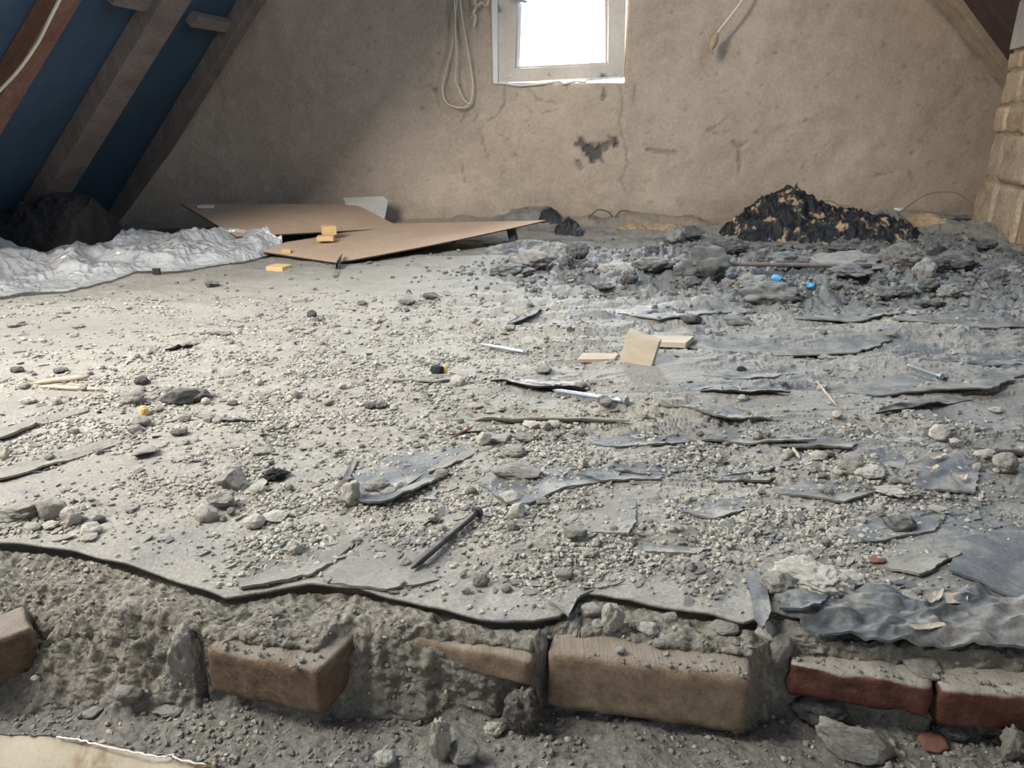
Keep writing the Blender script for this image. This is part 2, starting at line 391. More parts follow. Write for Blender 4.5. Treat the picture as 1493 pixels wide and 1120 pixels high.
nz = 0.9 * fbm(X * 34, Z * 34, o=4)
for pts, r, dk in [(((846, 208), (868, 230), (873, 218), (893, 206)), 0.022, 0.75), (((858, 218), (872, 228)), 0.03, 0.7),
                   (((944, 219), (965, 222), (986, 223)), 0.010, 0.35), (((880, 131), (881, 145)), 0.010, 0.6),
                   (((900, 208), (898, 214)), 0.012, 0.6), (((843, 236), (848, 246)), 0.010, 0.5),
                   (((1069, 206), (1080, 216), (1078, 250)), 0.006, 0.28), (((1080, 216), (1090, 208)), 0.006, 0.22)]:
    d = seg_mask(X, Z, wp(pts), r) + nz
    k = sst(1.15, 0.75, d)
    col = col * (1 - dk * k[..., None]) + np.array([0.09, 0.085, 0.085]) * dk * k[..., None]
    dy += 0.012 * k
for pts, r in [(((902, 118), (908, 150), (903, 180), (912, 215), (915, 240), (905, 262), (912, 280)), 0.006),
               (((735, 125), (736, 150), (725, 168), (712, 176)), 0.006), (((698, 165), (690, 178)), 0.006), (((682, 160), (672, 176)), 0.006),
               (((925, 125), (924, 150)), 0.006), (((770, 128), (785, 145), (812, 150)), 0.004), (((826, 122), (826, 130)), 0.007),
               (((700, 190), (706, 215), (712, 230)), 0.005), (((790, 165), (812, 160)), 0.004), (((1035, 190), (1060, 172)), 0.006),
               (((1270, 258), (1302, 250)), 0.006), (((1325, 252), (1330, 262)), 0.009), (((1040, 195), (1065, 190)), 0.004),
               (((672, 235), (678, 265)), 0.005), (((1355, 0), (1395, 38), (1430, 82)), 0.010)]:
    d = seg_mask(X, Z, wp(pts), r) + 0.7 * nz
    k = sst(1.3, 0.6, d)
    col = col * (1 - 0.26 * k[..., None]); dy += 0.003 * k
pr = np.random.RandomState(3)
for i in range(260):
    cx, cz = pr.uniform(-0.9, 2.3), pr.uniform(0.02, 1.0) ** 1.0; r = pr.uniform(0.0025, 0.007) * (1.4 if pr.rand() < 0.15 else 1)
    an = pr.uniform(-1, 1)
    k = np.exp(-(((X - cx) + an * (Z - cz)) ** 2 / (r * r * pr.uniform(0.7, 3)) + (Z - cz) ** 2 / (r * r)) ** 2)
    dy += 0.008 * k; col = col * (1 - 0.28 * k[..., None])
# grime along the foot of the wall
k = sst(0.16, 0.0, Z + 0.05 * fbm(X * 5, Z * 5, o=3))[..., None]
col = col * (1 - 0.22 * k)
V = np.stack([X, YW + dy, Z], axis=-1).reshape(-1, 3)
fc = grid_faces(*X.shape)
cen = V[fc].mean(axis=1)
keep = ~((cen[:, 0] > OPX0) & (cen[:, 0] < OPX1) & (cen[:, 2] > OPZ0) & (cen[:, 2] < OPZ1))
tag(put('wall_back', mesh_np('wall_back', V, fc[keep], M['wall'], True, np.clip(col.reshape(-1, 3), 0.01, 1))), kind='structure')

# ------------------------------------------------------------------ window
win = tag(empty('window_1', ((OPX0 + OPX1) / 2, YW, OPZ0)), kind='structure')


def keep_xf(o, root):
    o.parent = root; o.matrix_parent_inverse = Matrix.Translation(root.location).inverted()
    return o


def wprism(name, pxs, y0, th, m, bevel=0.003, parent=win):
    fr_ = [at(a, b_, y0) for a, b_ in pxs]; bk = [(q[0], q[1] + th, q[2]) for q in fr_]
    o = solid(name, hull_quad(fr_, bk), m, None, bevel)
    return keep_xf(o, parent)


TOPY = -140
# reveal around the opening
rv = join_vf([box_v(OPX0 - 0.02, OPX0 + 0.002, YW + 0.015, YW + 0.30, OPZ0 - 0.02, OPZ1 + 0.02), box_v(OPX1 - 0.002, OPX1 + 0.02, YW + 0.015, YW + 0.30, OPZ0 - 0.02, OPZ1 + 0.02),
              box_v(OPX0 - 0.02, OPX1 + 0.02, YW + 0.015, YW + 0.30, OPZ0 - 0.02, OPZ0 + 0.002), box_v(OPX0 - 0.02, OPX1 + 0.02, YW + 0.015, YW + 0.30, OPZ1 - 0.002, OPZ1 + 0.02)])
keep_xf(solid('reveal', rv, M['wall'] if False else M['wallpaint']), win)
wprism('frame_stile', [(724, TOPY), (758, TOPY), (750, 112), (724, 118)], YW - 0.004, 0.07, M['paint'])
wprism('frame_stile', [(888, TOPY), (918, TOPY), (910, 111), (886, 111)], YW - 0.004, 0.07, M['paint'])
wprism('bottom_rail', [(724, 100), (910, 95), (910, 113), (724, 120)], YW - 0.002, 0.07, M['paint'])
wprism('top_rail', [(724, TOPY), (916, TOPY), (916, TOPY + 40), (724, TOPY + 40)], YW - 0.002, 0.07, M['paint'])
wprism('sash_stile', [(750, TOPY), (766, TOPY), (758, 98), (747, 104)], YW + 0.018, 0.05, M['white'])
wprism('sash_stile', [(880, TOPY), (891, TOPY), (888, 98), (882, 92)], YW + 0.018, 0.05, M['paint'])
wprism('sash_rail', [(748, 97), (888, 90), (890, 97), (748, 104)], YW + 0.014, 0.05, M['paint'])
wprism('glass_pane', [(752, TOPY), (888, TOPY), (888, 96), (752, 101)], YW + 0.045, 0.004, M['glass'], 0)
wprism('edge_strip', [(713, TOPY), (725, TOPY), (726, 121), (719, 122)], YW - 0.016, 0.03, M['white'])
wprism('window_catch', [(744, -8), (752, 2), (768, 5), (770, 2), (756, -8)], YW - 0.03, 0.03, M['steel'])
bd = smooth_line([at(*q, YW - 0.008) for q in [(720, 121), (735, 121.5), (752, 124), (762, 124.5), (790, 122), (815, 119), (822, 122), (840, 118.5), (852, 119.5), (858, 116), (880, 114.5), (906, 111.5)]], 6)
keep_xf(put('caulk_bead', tube_mesh('caulk_bead', bd, 0.006, M['white'], 8, radii=0.005 + 0.0025 * np.abs(pn(np.arange(len(bd)) * 0.45, np.zeros(len(bd)))))), win)

# ------------------------------------------------------------------ roof slopes
SX0, SK = -2.0757, 0.93466          # left slope: x = SX0 + SK*z
SN = np.array([0.73057, 0, -0.68284]); SA = np.array([SX0, 0, 0])


def on_slope(px, py, off=0.0):
    d = ray(px, py); o = np.array([0, 0, H]); t = (SN @ (SA - o) + off) / (SN @ d)
    return o + t * d


def sl(y, z, off=0.0, ext=0.0):
    return np.array([SX0 + SK * z, y, z]) + SN * off


ZR = 2.45; DY0, DY1, DZ0, DZ1 = 0.05, 1.90, 0.46, 1.72
XR = SX0 + SK * ZR


def slab(y0, y1, z0, z1, off0=0.0, off1=-0.05):
    a = [sl(y0, z0, off0), sl(y1, z0, off0), sl(y1, z1, off0), sl(y0, z1, off0)]
    b_ = [sl(y0, z0, off1), sl(y1, z0, off1), sl(y1, z1, off1), sl(y0, z1, off1)]
    return hull_quad(a, b_)


parts = [slab(-1.6, DY0, -0.12, ZR), slab(DY1, YW + 0.05, -0.12, ZR), slab(DY0, DY1, -0.12, DZ0), slab(DY0, DY1, DZ1, ZR)]
ceil_l = tag(solid('ceiling', join_vf(parts), M['roof']), kind='structure')
# unseen shaft added so the left of the gable wall falls in shadow
DS = -0.80


def shaft(y0, y1, z0, z1):
    a = [sl(y0, z0, -0.05), sl(y1, z0, -0.05), sl(y1, z1, -0.05), sl(y0, z1, -0.05)]; b_ = [q + SN * (DS + 0.05) for q in a]
    return hull_quad(a, b_)


tag(solid('wall_shade_shaft', join_vf([shaft(DY0 - .04, DY0, DZ0, DZ1), shaft(DY1, DY1 + .04, DZ0, DZ1), shaft(DY0 - .04, DY1 + .04, DZ0 - .04, DZ0), shaft(DY0 - .04, DY1 + .04, DZ1, DZ1 + .04)]), M['roof_board']), kind='structure')
# right slope
RB = np.array([3.02, 0, 0.0]); RK = -1.02


def slr(y, z, off=0.0):
    n = np.array([-0.70, 0, -0.714])
    return np.array([RB[0] + RK * z, y, z]) + n * off


def slabr(y0, y1, z0, z1, off0=0.0, off1=-0.05):
    a = [slr(y0, z0, off0), slr(y1, z0, off0), slr(y1, z1, off0), slr(y0, z1, off0)]
    b_ = [slr(y0, z0, off1), slr(y1, z0, off1), slr(y1, z1, off1), slr(y0, z1, off1)]
    return hull_quad(a, b_)


ceil_r = tag(solid('ceiling.001', slabr(-1.6, YW + 0.05, -0.12, 2.85), M['roof_board']), kind='structure')
# rafters (left): soffit face stands 6 cm below the underlay
def rafter(px_front_top, px_front_bot, width, m, d=0.06):
    a = on_slope(*px_front_top); b_ = on_slope(*px_front_bot)
    dirv = (b_ - a); dirv /= np.linalg.norm(dirv)
    # run the member from the eaves up to the ridge
    ta = (1.9 - a[2]) / dirv[2]; tb = (-0.02 - a[2]) / dirv[2]
    p, q = a + dirv * ta, a + dirv * tb
    wv = np.array([0, width, 0]); ov = SN * d
    return solid('rafter', hull_quad([p, p + wv, p + wv + ov, p + ov], [q, q + wv, q + wv + ov, q + ov]), m, None, 0.003)


for a in [((205, 0), (45, 270), 0.19, M['rafter'], 0.06), ((345, 0), (163, 300), 0.12, M['rafter'], 0.06), ((52, 0), (-15, 115), 0.10, M['rafter_red'], 0.05)]:
    keep_xf(rafter(*a), ceil_l)


def noggin(pxa, pxb, wdt=0.05):
    a, b_ = on_slope(*pxa), on_slope(*pxb)
    up = np.array([SK, 0, 1.0]); up /= np.linalg.norm(up); u_ = up * wdt; o_ = SN * 0.035
    return solid('batten', hull_quad([a, a + u_, a + u_ + o_, a + o_], [b_, b_ + u_, b_ + u_ + o_, b_ + o_]), M['rafter'], None, 0.002)


keep_xf(noggin((268, 30), (338, 42)), ceil_l); keep_xf(noggin((150, -4), (214, 9)), ceil_l)
# right: edge board against the gable and one rafter near the chimney
keep_xf(solid('edge_board', slabr(3.66, 3.78, 0.3, 2.4, 0.035, 0.0), M['pier_mortar'], None, 0.003), ceil_r)
a0, a1 = slr(3.16, 0.62, 0.10), slr(3.16, 2.3, 0.10)
keep_xf(solid('rafter', slabr(3.12, 3.20, 0.3, 2.4, 0.07, 0.0), M['tan'], None, 0.003), ceil_r)
keep_xf(solid('rafter', slabr(2.5, 2.62, 0.3, 2.4, 0.09, 0.0), M['rafter_red'], None, 0.003), ceil_r)
# walls behind the camera and the low stairwell
tag(solid('wall_front', join_vf([box_v(-2.4, 3.3, -1.66, -1.6, -1.2, 2.6)]), M['render']), kind='structure')
tag(solid('wall_left', join_vf([box_v(-2.4, -2.34, -1.6, 0.36, -1.2, 0.05)]), M['render']), kind='structure')
tag(solid('wall_right', join_vf([box_v(3.22, 3.3, -1.6, 3.84, -1.2, 0.05)]), M['render']), kind='structure')
tag(solid('floor.001', join_vf([box_v(-2.4, 3.3, -1.6, 0.6, -1.26, -1.2)]), M['timber']), kind='structure')

# ------------------------------------------------------------------ floor: felt over boards, buried in dust
EDGE = [(-400, 780), (-200, 782), (-60, 790), (0, 793), (60, 797), (110, 803), (160, 818), (210, 833), (260, 848), (300, 862), (330, 873), (355, 868), (400, 858), (450, 853), (480, 856),
        (520, 857), (560, 867), (600, 876), (650, 889), (700, 902), (740, 907), (780, 905), (815, 897), (838, 880), (845, 862), (880, 865), (930, 876), (980, 886), (1040, 896),
        (1085, 908), (1100, 905), (1118, 892), (1180, 900), (1260, 912), (1340, 920), (1420, 925), (1500, 925), (1700, 920), (1900, 915)]
_ep = np.array([P(a, b_, 0.002) for a, b_ in EDGE]); _eu = _ep[:, 0] / _ep[:, 1]
edge_y = lambda u: np.interp(u, _eu, _ep[:, 1])


def terr(t, k):
    s = t * k; b_ = np.floor(s); f_ = s - b_
    return (b_ + sst(0.0, 0.10, f_) + 0.35 * (sst(0.0, 0.10, f_) * sst(0.6, 0.10, f_)) - 1) / k


RUB = [(800, 400, 110, 22), (930, 395, 150, 30), (1060, 395, 120, 34), (1170, 410, 130, 34), (1290, 385, 130, 40), (1400, 385, 110, 40), (1130, 430, 90, 18), (1330, 425, 130, 18)]
GRV = [(380, 500, 260, 40), (560, 440, 150, 22), (200, 450, 200, 16), (470, 745, 190, 60), (760, 780, 140, 60), (640, 650, 150, 60), (330, 620, 150, 55), (230, 560, 140, 50), (860, 640, 160, 35), (1060, 750, 150, 45), (1250, 700, 120, 40),
       (1000, 800, 150, 40), (560, 540, 160, 50), (420, 830, 60, 30), (60, 640, 100, 30), (1250, 620, 220, 25), (700, 500, 160, 40), (110, 760, 90, 30), (1150, 700, 120, 50), (750, 700, 120, 60), (1220, 800, 110, 30)]
SMO = [(120, 480, 150, 25), (1430, 600, 120, 30), (1150, 590, 160, 22), (980, 540, 120, 25), (900, 735, 70, 22), (250, 800, 120, 32), (90, 700, 140, 28), (1430, 830, 100, 60), (30, 600, 90, 20), (560, 840, 90, 25), (640, 680, 60, 20)]


def zones(x, y):
    wob = 0.10 * fbm(x * 5, y * 5, o=3)
    rub = np.clip(sum(blob(x, y, *q) for q in RUB), 0, 1.2)
    grv = np.clip(sum(blob(x, y, *q) for q in GRV), 0, 1.3)
    smo = np.clip(sum(blob(x, y, *q) for q in SMO), 0, 1)
    return rub, np.clip(grv + wob, 0, 1.3), smo


def ground(x, y, full=False):
    x = np.asarray(x, float); y = np.asarray(y, float)
    rub, grv, smo = zones(x, y)
    u = x / np.maximum(y, 0.3)
    ed = edge_y(u); fade = sst(0.0, 0.10, y - ed)
    h = 0.009 * fbm(x * 1.7, y * 1.7, o=3) + 0.004 * fbm(x * 6 + 3, y * 9, o=2)
    lay = sst(-0.25, 0.25, u + 0.25 * fbm(x * 2, y * 2, o=2)) * (1 - 0.8 * smo) * (1 - np.clip(rub, 0, 1) * 0.7)
    lay = np.clip(lay + 0.28 * (1 - smo), 0, 1) * (0.35 + 0.65 * sst(0.75, 1.15, y))
    wx = 0.25 * fbm(x * 4, y * 4, o=2)
    t1 = fbm(x * 2.6 + wx, y * 7.0 + wx, o=4); t2 = fbm(x * 5.5 + 9 + wx, y * 13.0, o=4)
    h = h + lay * (0.020 * terr(t1, 4.0) + 0.009 * terr(t2, 4.0))
    crumb = billow(x * 85, y * 85, 3)
    h = h + np.clip(grv, 0, 1) * (0.0009 * (crumb - 0.4) + 0.0014 * fbm(x * 22, y * 22, o=2)) + (1 - smo) * 0.0016 * (billow(x * 120, y * 120, 2) - 0.4)
    # rubble ridge at the back right
    lump = 0.5 + 0.5 * fbm(x * 7, y * 7, o=3); b2 = 1 - np.clip(billow(x * 13 + 5, y * 13, 3), 0, 1)
    h = h + rub * (0.010 + 0.045 * np.clip(lump, 0, 1.4) * b2 + 0.012 * fbm(x * 38, y * 38, o=3))
    # bank of dust against the chimney, and foot of the gable
    bank = sst(0.75, 0.0, np.hypot((x - 2.15) * 0.9, (y - 3.2) * 0.9))
    h = h + 0.075 * bank * (1 + 0.35 * fbm(x * 9, y * 9, o=4))
    h = h + 0.03 * sst(0.25, 0.0, YW - y) * (1 + 0.8 * fbm(x * 6, y * 6, o=4)) * sst(-1.2, -0.2, x)
    # bulging smooth sheet at the near right corner, hump with flecked felt
    h = h + 0.016 * blob(x, y, 1440, 850, 110, 70) + 0.014 * blob(x, y, 1390, 690, 130, 45)
    h = h * (0.12 + 0.88 * fade) + 0.003 + 0.004 * np.clip(fbm(u * 9, u * 0 + 1.5, o=2), -0.5, 1) * (1 - fade)
    if full: return h, rub, grv, smo, lay, t1, t2
    return h


def g1(x, y): return float(ground(np.array([x]), np.array([y]))[0])


def G(px, py):
    """the point of the ground seen at a pixel"""
    z = 0.0
    for _ in range(5):
        p = P(px, py, min(z, H - 0.05)); z = 0.6 * g1(p[0], p[1]) + 0.4 * z
    return P(px, py, z)


nu, nv = 1080, 620
uu = np.concatenate([np.linspace(-1.25, -0.76, 90, endpoint=False), np.linspace(-0.76, 0.76, nu - 180), np.linspace(0.76, 1.25, 91)[1:]])
s = np.linspace(0, 1, nv)
Uu, S = np.meshgrid(uu, s)
e = edge_y(Uu); yb = YW + 0.02
iy = 1 / e + (1 / yb - 1 / e) * S
Y = 1 / (0.80 * iy + 0.20 * 1.0 / (e + (yb - e) * S)); X = Uu * Y
hz, rub, grv, smo, lay, t1, t2 = ground(X, Y, True)
# material colour: dust, bare felt, rubble, yellowish sand
dust = np.array([0.305, 0.285, 0.245]); felt = np.array([0.16, 0.162, 0.16]); rubc = np.array([0.135, 0.135, 0.13]); crumbc = np.array([0.39, 0.36, 0.305])
n1 = fbm(X * 3 + 4, Y * 6, o=4); n2 = fbm(X * 16, Y * 26, o=3); n3 = fbm(X * 70, Y * 70, o=2)
rightw = sst(-0.15, 0.35, Uu + 0.2 * n1)
bare = np.clip(rightw * sst(-0.15, 0.55, n1 + 0.45 * n2 - 0.25) + 0.8 * blob(X, Y, 640, 700, 90, 30) * sst(-0.2, 0.3, n2) + 0.55 * sst(0.25, 0.7, n1 * 0.7 + n2 * 0.6)
               + 0.8 * blob(X, Y, 1440, 850, 100, 60) + 0.9 * blob(X, Y, 1400, 700, 80, 30) + 0.5 * blob(X, Y, 900, 770, 60, 30) + 0.40 * smo * sst(-0.6, 0.3, n1 + n2), 0, 1)
bare = bare * (1 - 0.7 * np.clip(grv, 0, 1) * sst(-0.3, 0.3, n2 + 0.4))
c = dust * (1 - bare[..., None]) + felt * bare[..., None]
c = c * (1 + 0.10 * n1 + 0.10 * n2)[..., None]
gk = (np.clip(grv, 0, 1) * sst(0.0, 0.5, n3 + 0.3 * n2))[..., None]; c = c * (1 - 0.6 * gk) + crumbc * 0.6 * gk
rk = np.clip(rub * 1.2 + 0.4 * n2 * rub, 0, 1)[..., None] * 0.75; c = c * (1 - rk) + rubc * rk
ok = np.clip(0.9 * blob(X, Y, 1330, 480, 90, 16) + 0.5 * blob(X, Y, 1240, 500, 60, 8) + 0.5 * blob(X, Y, 1020, 720, 60, 12) + 0.3 * blob(X, Y, 850, 605, 80, 10), 0, 1)[..., None] * sst(-0.4, 0.4, n2)[..., None]
c = c * (1 - 0.6 * ok) + np.array([0.50, 0.44, 0.28]) * 0.6 * ok
wk = sst(0.35, 0.02, YW - Y)[..., None] * 0.6; c = c * (1 - wk) + np.array([0.40, 0.31, 0.22]) * wk
V = np.stack([X, Y, hz], -1)
# front edge: sheet thickness and underside
th = 0.0035
r0 = V[0].copy(); r0[:, 2] -= th; r1 = r0.copy(); r1[:, 1] += 0.05; r1[:, 2] -= 0.002
V = np.concatenate([r1[None], r0[None], V]); ce = np.broadcast_to(np.array([0.05, 0.05, 0.05]), (2,) + c.shape[1:])
c = np.concatenate([ce, c])
floor = tag(put('floor', mesh_np('floor', V.reshape(-1, 3), grid_faces(nv + 2, nu), M['floor'], True, np.clip(c.reshape(-1, 3), 0.01, 1))), kind='structure')

# ------------------------------------------------------------------ mortar bed and ledge at the stair opening
TOPB = [(-400, 830), (-100, 845), (0, 850), (120, 868), (250, 895), (290, 905), (300, 916), (460, 948), (485, 925), (515, 905), (600, 922), (700, 932), (775, 940), (800, 917), (1098, 955), (1125, 930), (1160, 936), (1300, 950), (1493, 964), (1900, 975)]
FOOT = [(-400, 1060), (-100, 1050), (0, 1048), (150, 1040), (285, 1036), (300, 1000), (465, 1010), (490, 1046), (600, 1048), (700, 1046), (765, 1040), (800, 1010), (1098, 1020), (1110, 1060), (1160, 1000), (1300, 1010), (1493, 1030), (1900, 1040)]
ZL = -0.088
_tp = np.array([P(a, b_, -0.012) for a, b_ in TOPB]); _fp = np.array([P(a, b_, ZL) for a, b_ in FOOT])
ytop = lambda x: np.interp(x, _tp[:, 0], _tp[:, 1]); yfoot = lambda x: np.minimum(np.interp(x, _fp[:, 0], _fp[:, 1]), ytop(x) - 0.012)
_lp = np.array([P(-300, 1030, ZL), P(0, 1068, ZL), P(85, 1074, ZL), P(200, 1092, ZL), P(300, 1114, ZL), P(600, 1180, ZL), P(1500, 1400, ZL)])
ylip = lambda x: np.interp(x, _lp[:, 0], _lp[:, 1])


def bedh(x, y):
    yt = ytop(x); yf = yfoot(x); k = np.clip((y - yf) / (yt - yf), 0, 1)
    k = k * 0.55 + 0.45 * sst(0, 1, k)
    n = fbm(x * 22, y * 22, o=4); b_ = billow(x * 62, y * 62, 4)
    z = ZL + (0.079) * k
    slope_ = 4 * k * (1 - k)
    z = z + slope_ * (0.012 * n + 0.010 * (0.5 - b_) + 0.010 * fbm(x * 9, y * 9, o=2)) + k * (0.005 * n + 0.008 * (0.5 - b_)) + (1 - k) * (0.004 * n + 0.003 * (0.5 - b_)) + 0.0012 * fbm(x * 150, y * 150, o=2)
    yed = edge_y(x / np.maximum(y, 0.3))
    z = np.where(y > yed - 0.004, np.minimum(z, -0.003 - 0.016 * sst(-0.004, 0.012, y - yed)), z)
    return z


bx = np.linspace(-0.95, 0.95, 720); bt = np.linspace(0, 1, 240)
BX, BT = np.meshgrid(bx, bt)
ylo = ylip(BX); yhi = np.interp(BX, _ep[:, 0], _ep[:, 1]) + 0.09
fy = np.linspace(0, 1, 900); FX = np.broadcast_to(bx, (900, 720)); FY = ylo[0] + (yhi[0] - ylo[0]) * fy[:, None]; FZ = bedh(FX, FY)
seg = np.hypot(np.diff(FY, axis=0), 0.8 * np.diff(FZ, axis=0)); arc = np.concatenate([np.zeros((1, 720)), np.cumsum(seg, 0)]); arc = arc / arc[-1]
BY = np.stack([np.interp(bt, arc[:, i], FY[:, i]) for i in range(720)], 1); BZ = bedh(BX, BY)
st_ = np.gradient(BZ, axis=0) / (np.abs(np.gradient(BY, axis=0)) + np.abs(np.gradient(BZ, axis=0)) + 1e-6)
sideways = np.clip(np.abs(st_) * 1.6 - 0.4, 0, 1)
BY = BY - sideways * (0.007 * fbm(BX * 34, BZ * 42, BY * 8, o=5) + 0.006 * (0.6 - billow(BX * 60, BZ * 70 + BY * 20, 4)))
kk = np.clip((BZ - ZL) / 0.076, 0, 1)
m1 = fbm(BX * 14, BY * 14, o=4); m2 = fbm(BX * 60, BY * 60, o=3)
bc = np.array([0.225, 0.208, 0.172])[None, None] * (1 + 0.18 * m1 + 0.15 * m2)[..., None]
sp = sst(0.35, 0.6, fbm(BX * 130, BY * 130, o=2))[..., None]; bc = bc * (1 - 0.45 * sp) + np.array([0.44, 0.40, 0.33]) * 0.45 * sp
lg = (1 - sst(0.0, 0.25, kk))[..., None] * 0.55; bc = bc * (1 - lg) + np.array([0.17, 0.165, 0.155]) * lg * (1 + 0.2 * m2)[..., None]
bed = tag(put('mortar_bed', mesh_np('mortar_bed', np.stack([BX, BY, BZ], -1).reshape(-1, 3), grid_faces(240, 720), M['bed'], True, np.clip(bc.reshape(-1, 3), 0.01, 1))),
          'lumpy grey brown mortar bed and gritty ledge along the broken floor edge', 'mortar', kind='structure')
# plastered wall under the ledge, with a ragged line of white paint along its lip
lx = np.linspace(-0.95, 0.95, 160); ly = ylip(lx)
jag = 0.003 * fbm(lx * 60, lx * 0 + 3, o=3)
Vw = np.concatenate([np.stack([lx, ly + 0.03, bedh(lx, ly) - 0.012], -1), np.stack([lx, ly + 0.001 + jag, bedh(lx, ly) - 0.001], -1), np.stack([lx, ly - 0.05, np.full_like(lx, ZL - 0.055)], -1), np.stack([lx, ly - 0.055, np.full_like(lx, -1.2)], -1)])
tag(put('wall_stair', mesh_np('wall_stair', Vw, grid_faces(4, 160), M['wallpaint'], True)), kind='structure')
lpts = smooth_line([P(*q, ZL + 0.002) for q in [(82, 1075), (110, 1078), (135, 1084), (165, 1091), (200, 1098), (235, 1104), (250, 1101), (262, 1108), (300, 1115)]], 8)
tt = np.arange(len(lpts))
tag(put('trim_1', tube_mesh('trim_1', lpts + np.stack([tt * 0, 0.0014 * pn(tt * 0.5, tt * 0), tt * 0], -1), 0.0022, M['white'], 6, radii=0.0007 + 0.0008 * np.abs(pn(tt * 0.37, tt * 0 + 4)))), kind='structure')


# ------------------------------------------------------------------ the timber blocks and bricks of the floor edge
def rough_block(name, a, b_, dep, hgt, m, seed, parent=None, rough=0.0015, n=(26, 12, 10), back=None, skew=0.0):
    """block whose front top edge runs a-b; it reaches back dep metres and down hgt metres"""
    a = np.array(a); b_ = np.array(b_); ax = b_ - a; L = np.linalg.norm(ax); ax /= L
    bk = np.array([-ax[1], ax[0], 0]) if back is None else np.array(back); bk = bk / np.linalg.norm(bk)
    bk = bk + ax * skew; dn = np.array([0, 0, -1.0])
    V = []; Fc = []
    nx, ny, nz_ = n

    def face(o, u, v, nu_, nv_):
        base = len(V)
        for j in range(nv_ + 1):
            for i in range(nu_ + 1): V.append(o + u * (i / nu_) + v * (j / nv_))
        for j in range(nv_):
            for i in range(nu_):
                q = base + j * (nu_ + 1) + i; Fc.append([q, q + 1, q + nu_ + 2, q + nu_ + 1])
    A = ax * L; B = bk * dep; D = dn * hgt
    face(a, A, B, nx, ny); face(a, A, D, nx, nz_); face(a + B, A, D, nx, nz_); face(a, B, D, ny, nz_); face(a + A, B, D, ny, nz_); face(a + D, A, B, nx, ny)
    V = np.array(V)
    # wear: round the edges and push the surface by noise
    loc = np.stack([(V - a) @ ax / L, (V - a) @ (np.array([-ax[1], ax[0], 0])) / dep, (a[2] - V[:, 2]) / hgt], -1)
    ctr = a + A / 2 + B / 2 + D / 2
    e_ = np.sort(np.minimum(loc, 1 - loc) * np.array([L, dep, hgt]), axis=1)
    rr = 0.005; k = np.clip(1 - e_[:, 1] / rr, 0, 1)
    d = V - ctr; dn_ = d / (np.linalg.norm(d, axis=1)[:, None] + 1e-9)
    V = V - dn_ * (k ** 2 * 0.0028)[:, None]
    V = V + np.stack([fbm(V[:, 0] * 40 + seed, V[:, 1] * 40, V[:, 2] * 40, o=3), fbm(V[:, 0] * 40 + seed + 50, V[:, 1] * 40, V[:, 2] * 40, o=3), fbm(V[:, 0] * 40, V[:, 1] * 40 + seed, V[:, 2] * 40 + 9, o=3)], -1) * rough
    me = mesh_np(name, V - a, Fc, m, True)
    import bmesh
    bb = bmesh.new(); bb.from_mesh(me); bmesh.ops.remove_doubles(bb, verts=bb.verts, dist=1e-5); bmesh.ops.recalc_face_normals(bb, faces=bb.faces)
    bb.to_mesh(me); bb.free(); me.polygons.foreach_set('use_smooth', np.ones(len(me.polygons), bool))
    o = put(name, me, parent, a)
    return o


tz = -0.016
o = rough_block('timber_block', P(296, 946, tz), P(466, 981, tz), 0.13, 0.052, M['timber'], 1, skew=0.10)
tag(o, 'worn reddish brown timber block with a nail hole, left end of the broken edge', 'timber block')
q = P(372, 985, tz - 0.012)
o = rough_block('timber_block', P(516, 914, tz), P(776, 966, tz), 0.12, 0.028, M['timber_pale'], 2, skew=-0.02)
tag(o, 'long thin brown timber, its front edge dust covered, between the two thick blocks', 'timber block')
o = rough_block('timber_block', P(797, 953, tz + 0.002), P(1099, 990, tz + 0.002), 0.13, 0.064, M['timber_pale'], 3, skew=0.02)
tag(o, 'large pale brown sawn timber block at the centre of the broken floor edge', 'timber block')
o = rough_block('timber_block', P(-90, 965, tz), P(50, 915, tz), 0.05, 0.05, M['timber'], 8, rough=0.002)
tag(o, 'dusty timber end in the bottom left corner beside the mortar slope', 'timber block')
o = rough_block('brick', P(1152, 968, tz - 0.006), P(1366, 1002, tz - 0.006), 0.10, 0.036, M['brick'], 4, rough=0.003)
tag(o, 'dark red brick under the crumpled felt, beside the mortar lump', 'brick')
o = rough_block('brick', P(1374, 1004, tz - 0.006), P(1610, 1020, tz - 0.006), 0.10, 0.045, M['brick'], 5, rough=0.003)
tag(o, 'dark red brick with pale dusty top, cut off by the right frame edge', 'brick')


# ------------------------------------------------------------------ stones
def ico(sub):
    t = (1 + 5 ** 0.5) / 2
    v = [(-1, t, 0), (1, t, 0), (-1, -t, 0), (1, -t, 0), (0, -1, t), (0, 1, t), (0, -1, -t), (0, 1, -t), (t, 0, -1), (t, 0, 1), (-t, 0, -1), (-t, 0, 1)]
    f_ = [(0, 11, 5), (0, 5, 1), (0, 1, 7), (0, 7, 10), (0, 10, 11), (1, 5, 9), (5, 11, 4), (11, 10, 2), (10, 7, 6), (7, 1, 8), (3, 9, 4), (3, 4, 2), (3, 2, 6), (3, 6, 8), (3, 8, 9), (4, 9, 5), (2, 4, 11), (6, 2, 10), (8, 6, 7), (9, 8, 1)]
    v = [np.array(q, float) / np.linalg.norm(q) for q in v]
    for _ in range(sub):
        c_ = {}; g = []

        def mid(a, b_):
            k = (min(a, b_), max(a, b_))
            if k not in c_:
                q = v[a] + v[b_]; v.append(q / np.linalg.norm(q)); c_[k] = len(v) - 1
            return c_[k]
        for a, b_, c2 in f_:
            x, y, z = mid(a, b_), mid(b_, c2), mid(c2, a); g += [(a, x, z), (b_, y, x), (c2, z, y), (x, y, z)]
        f_ = g
    return np.array(v), np.array(f_, dtype=np.int32)


ICO = {k: ico(k) for k in (0, 1, 2, 3, 4)}


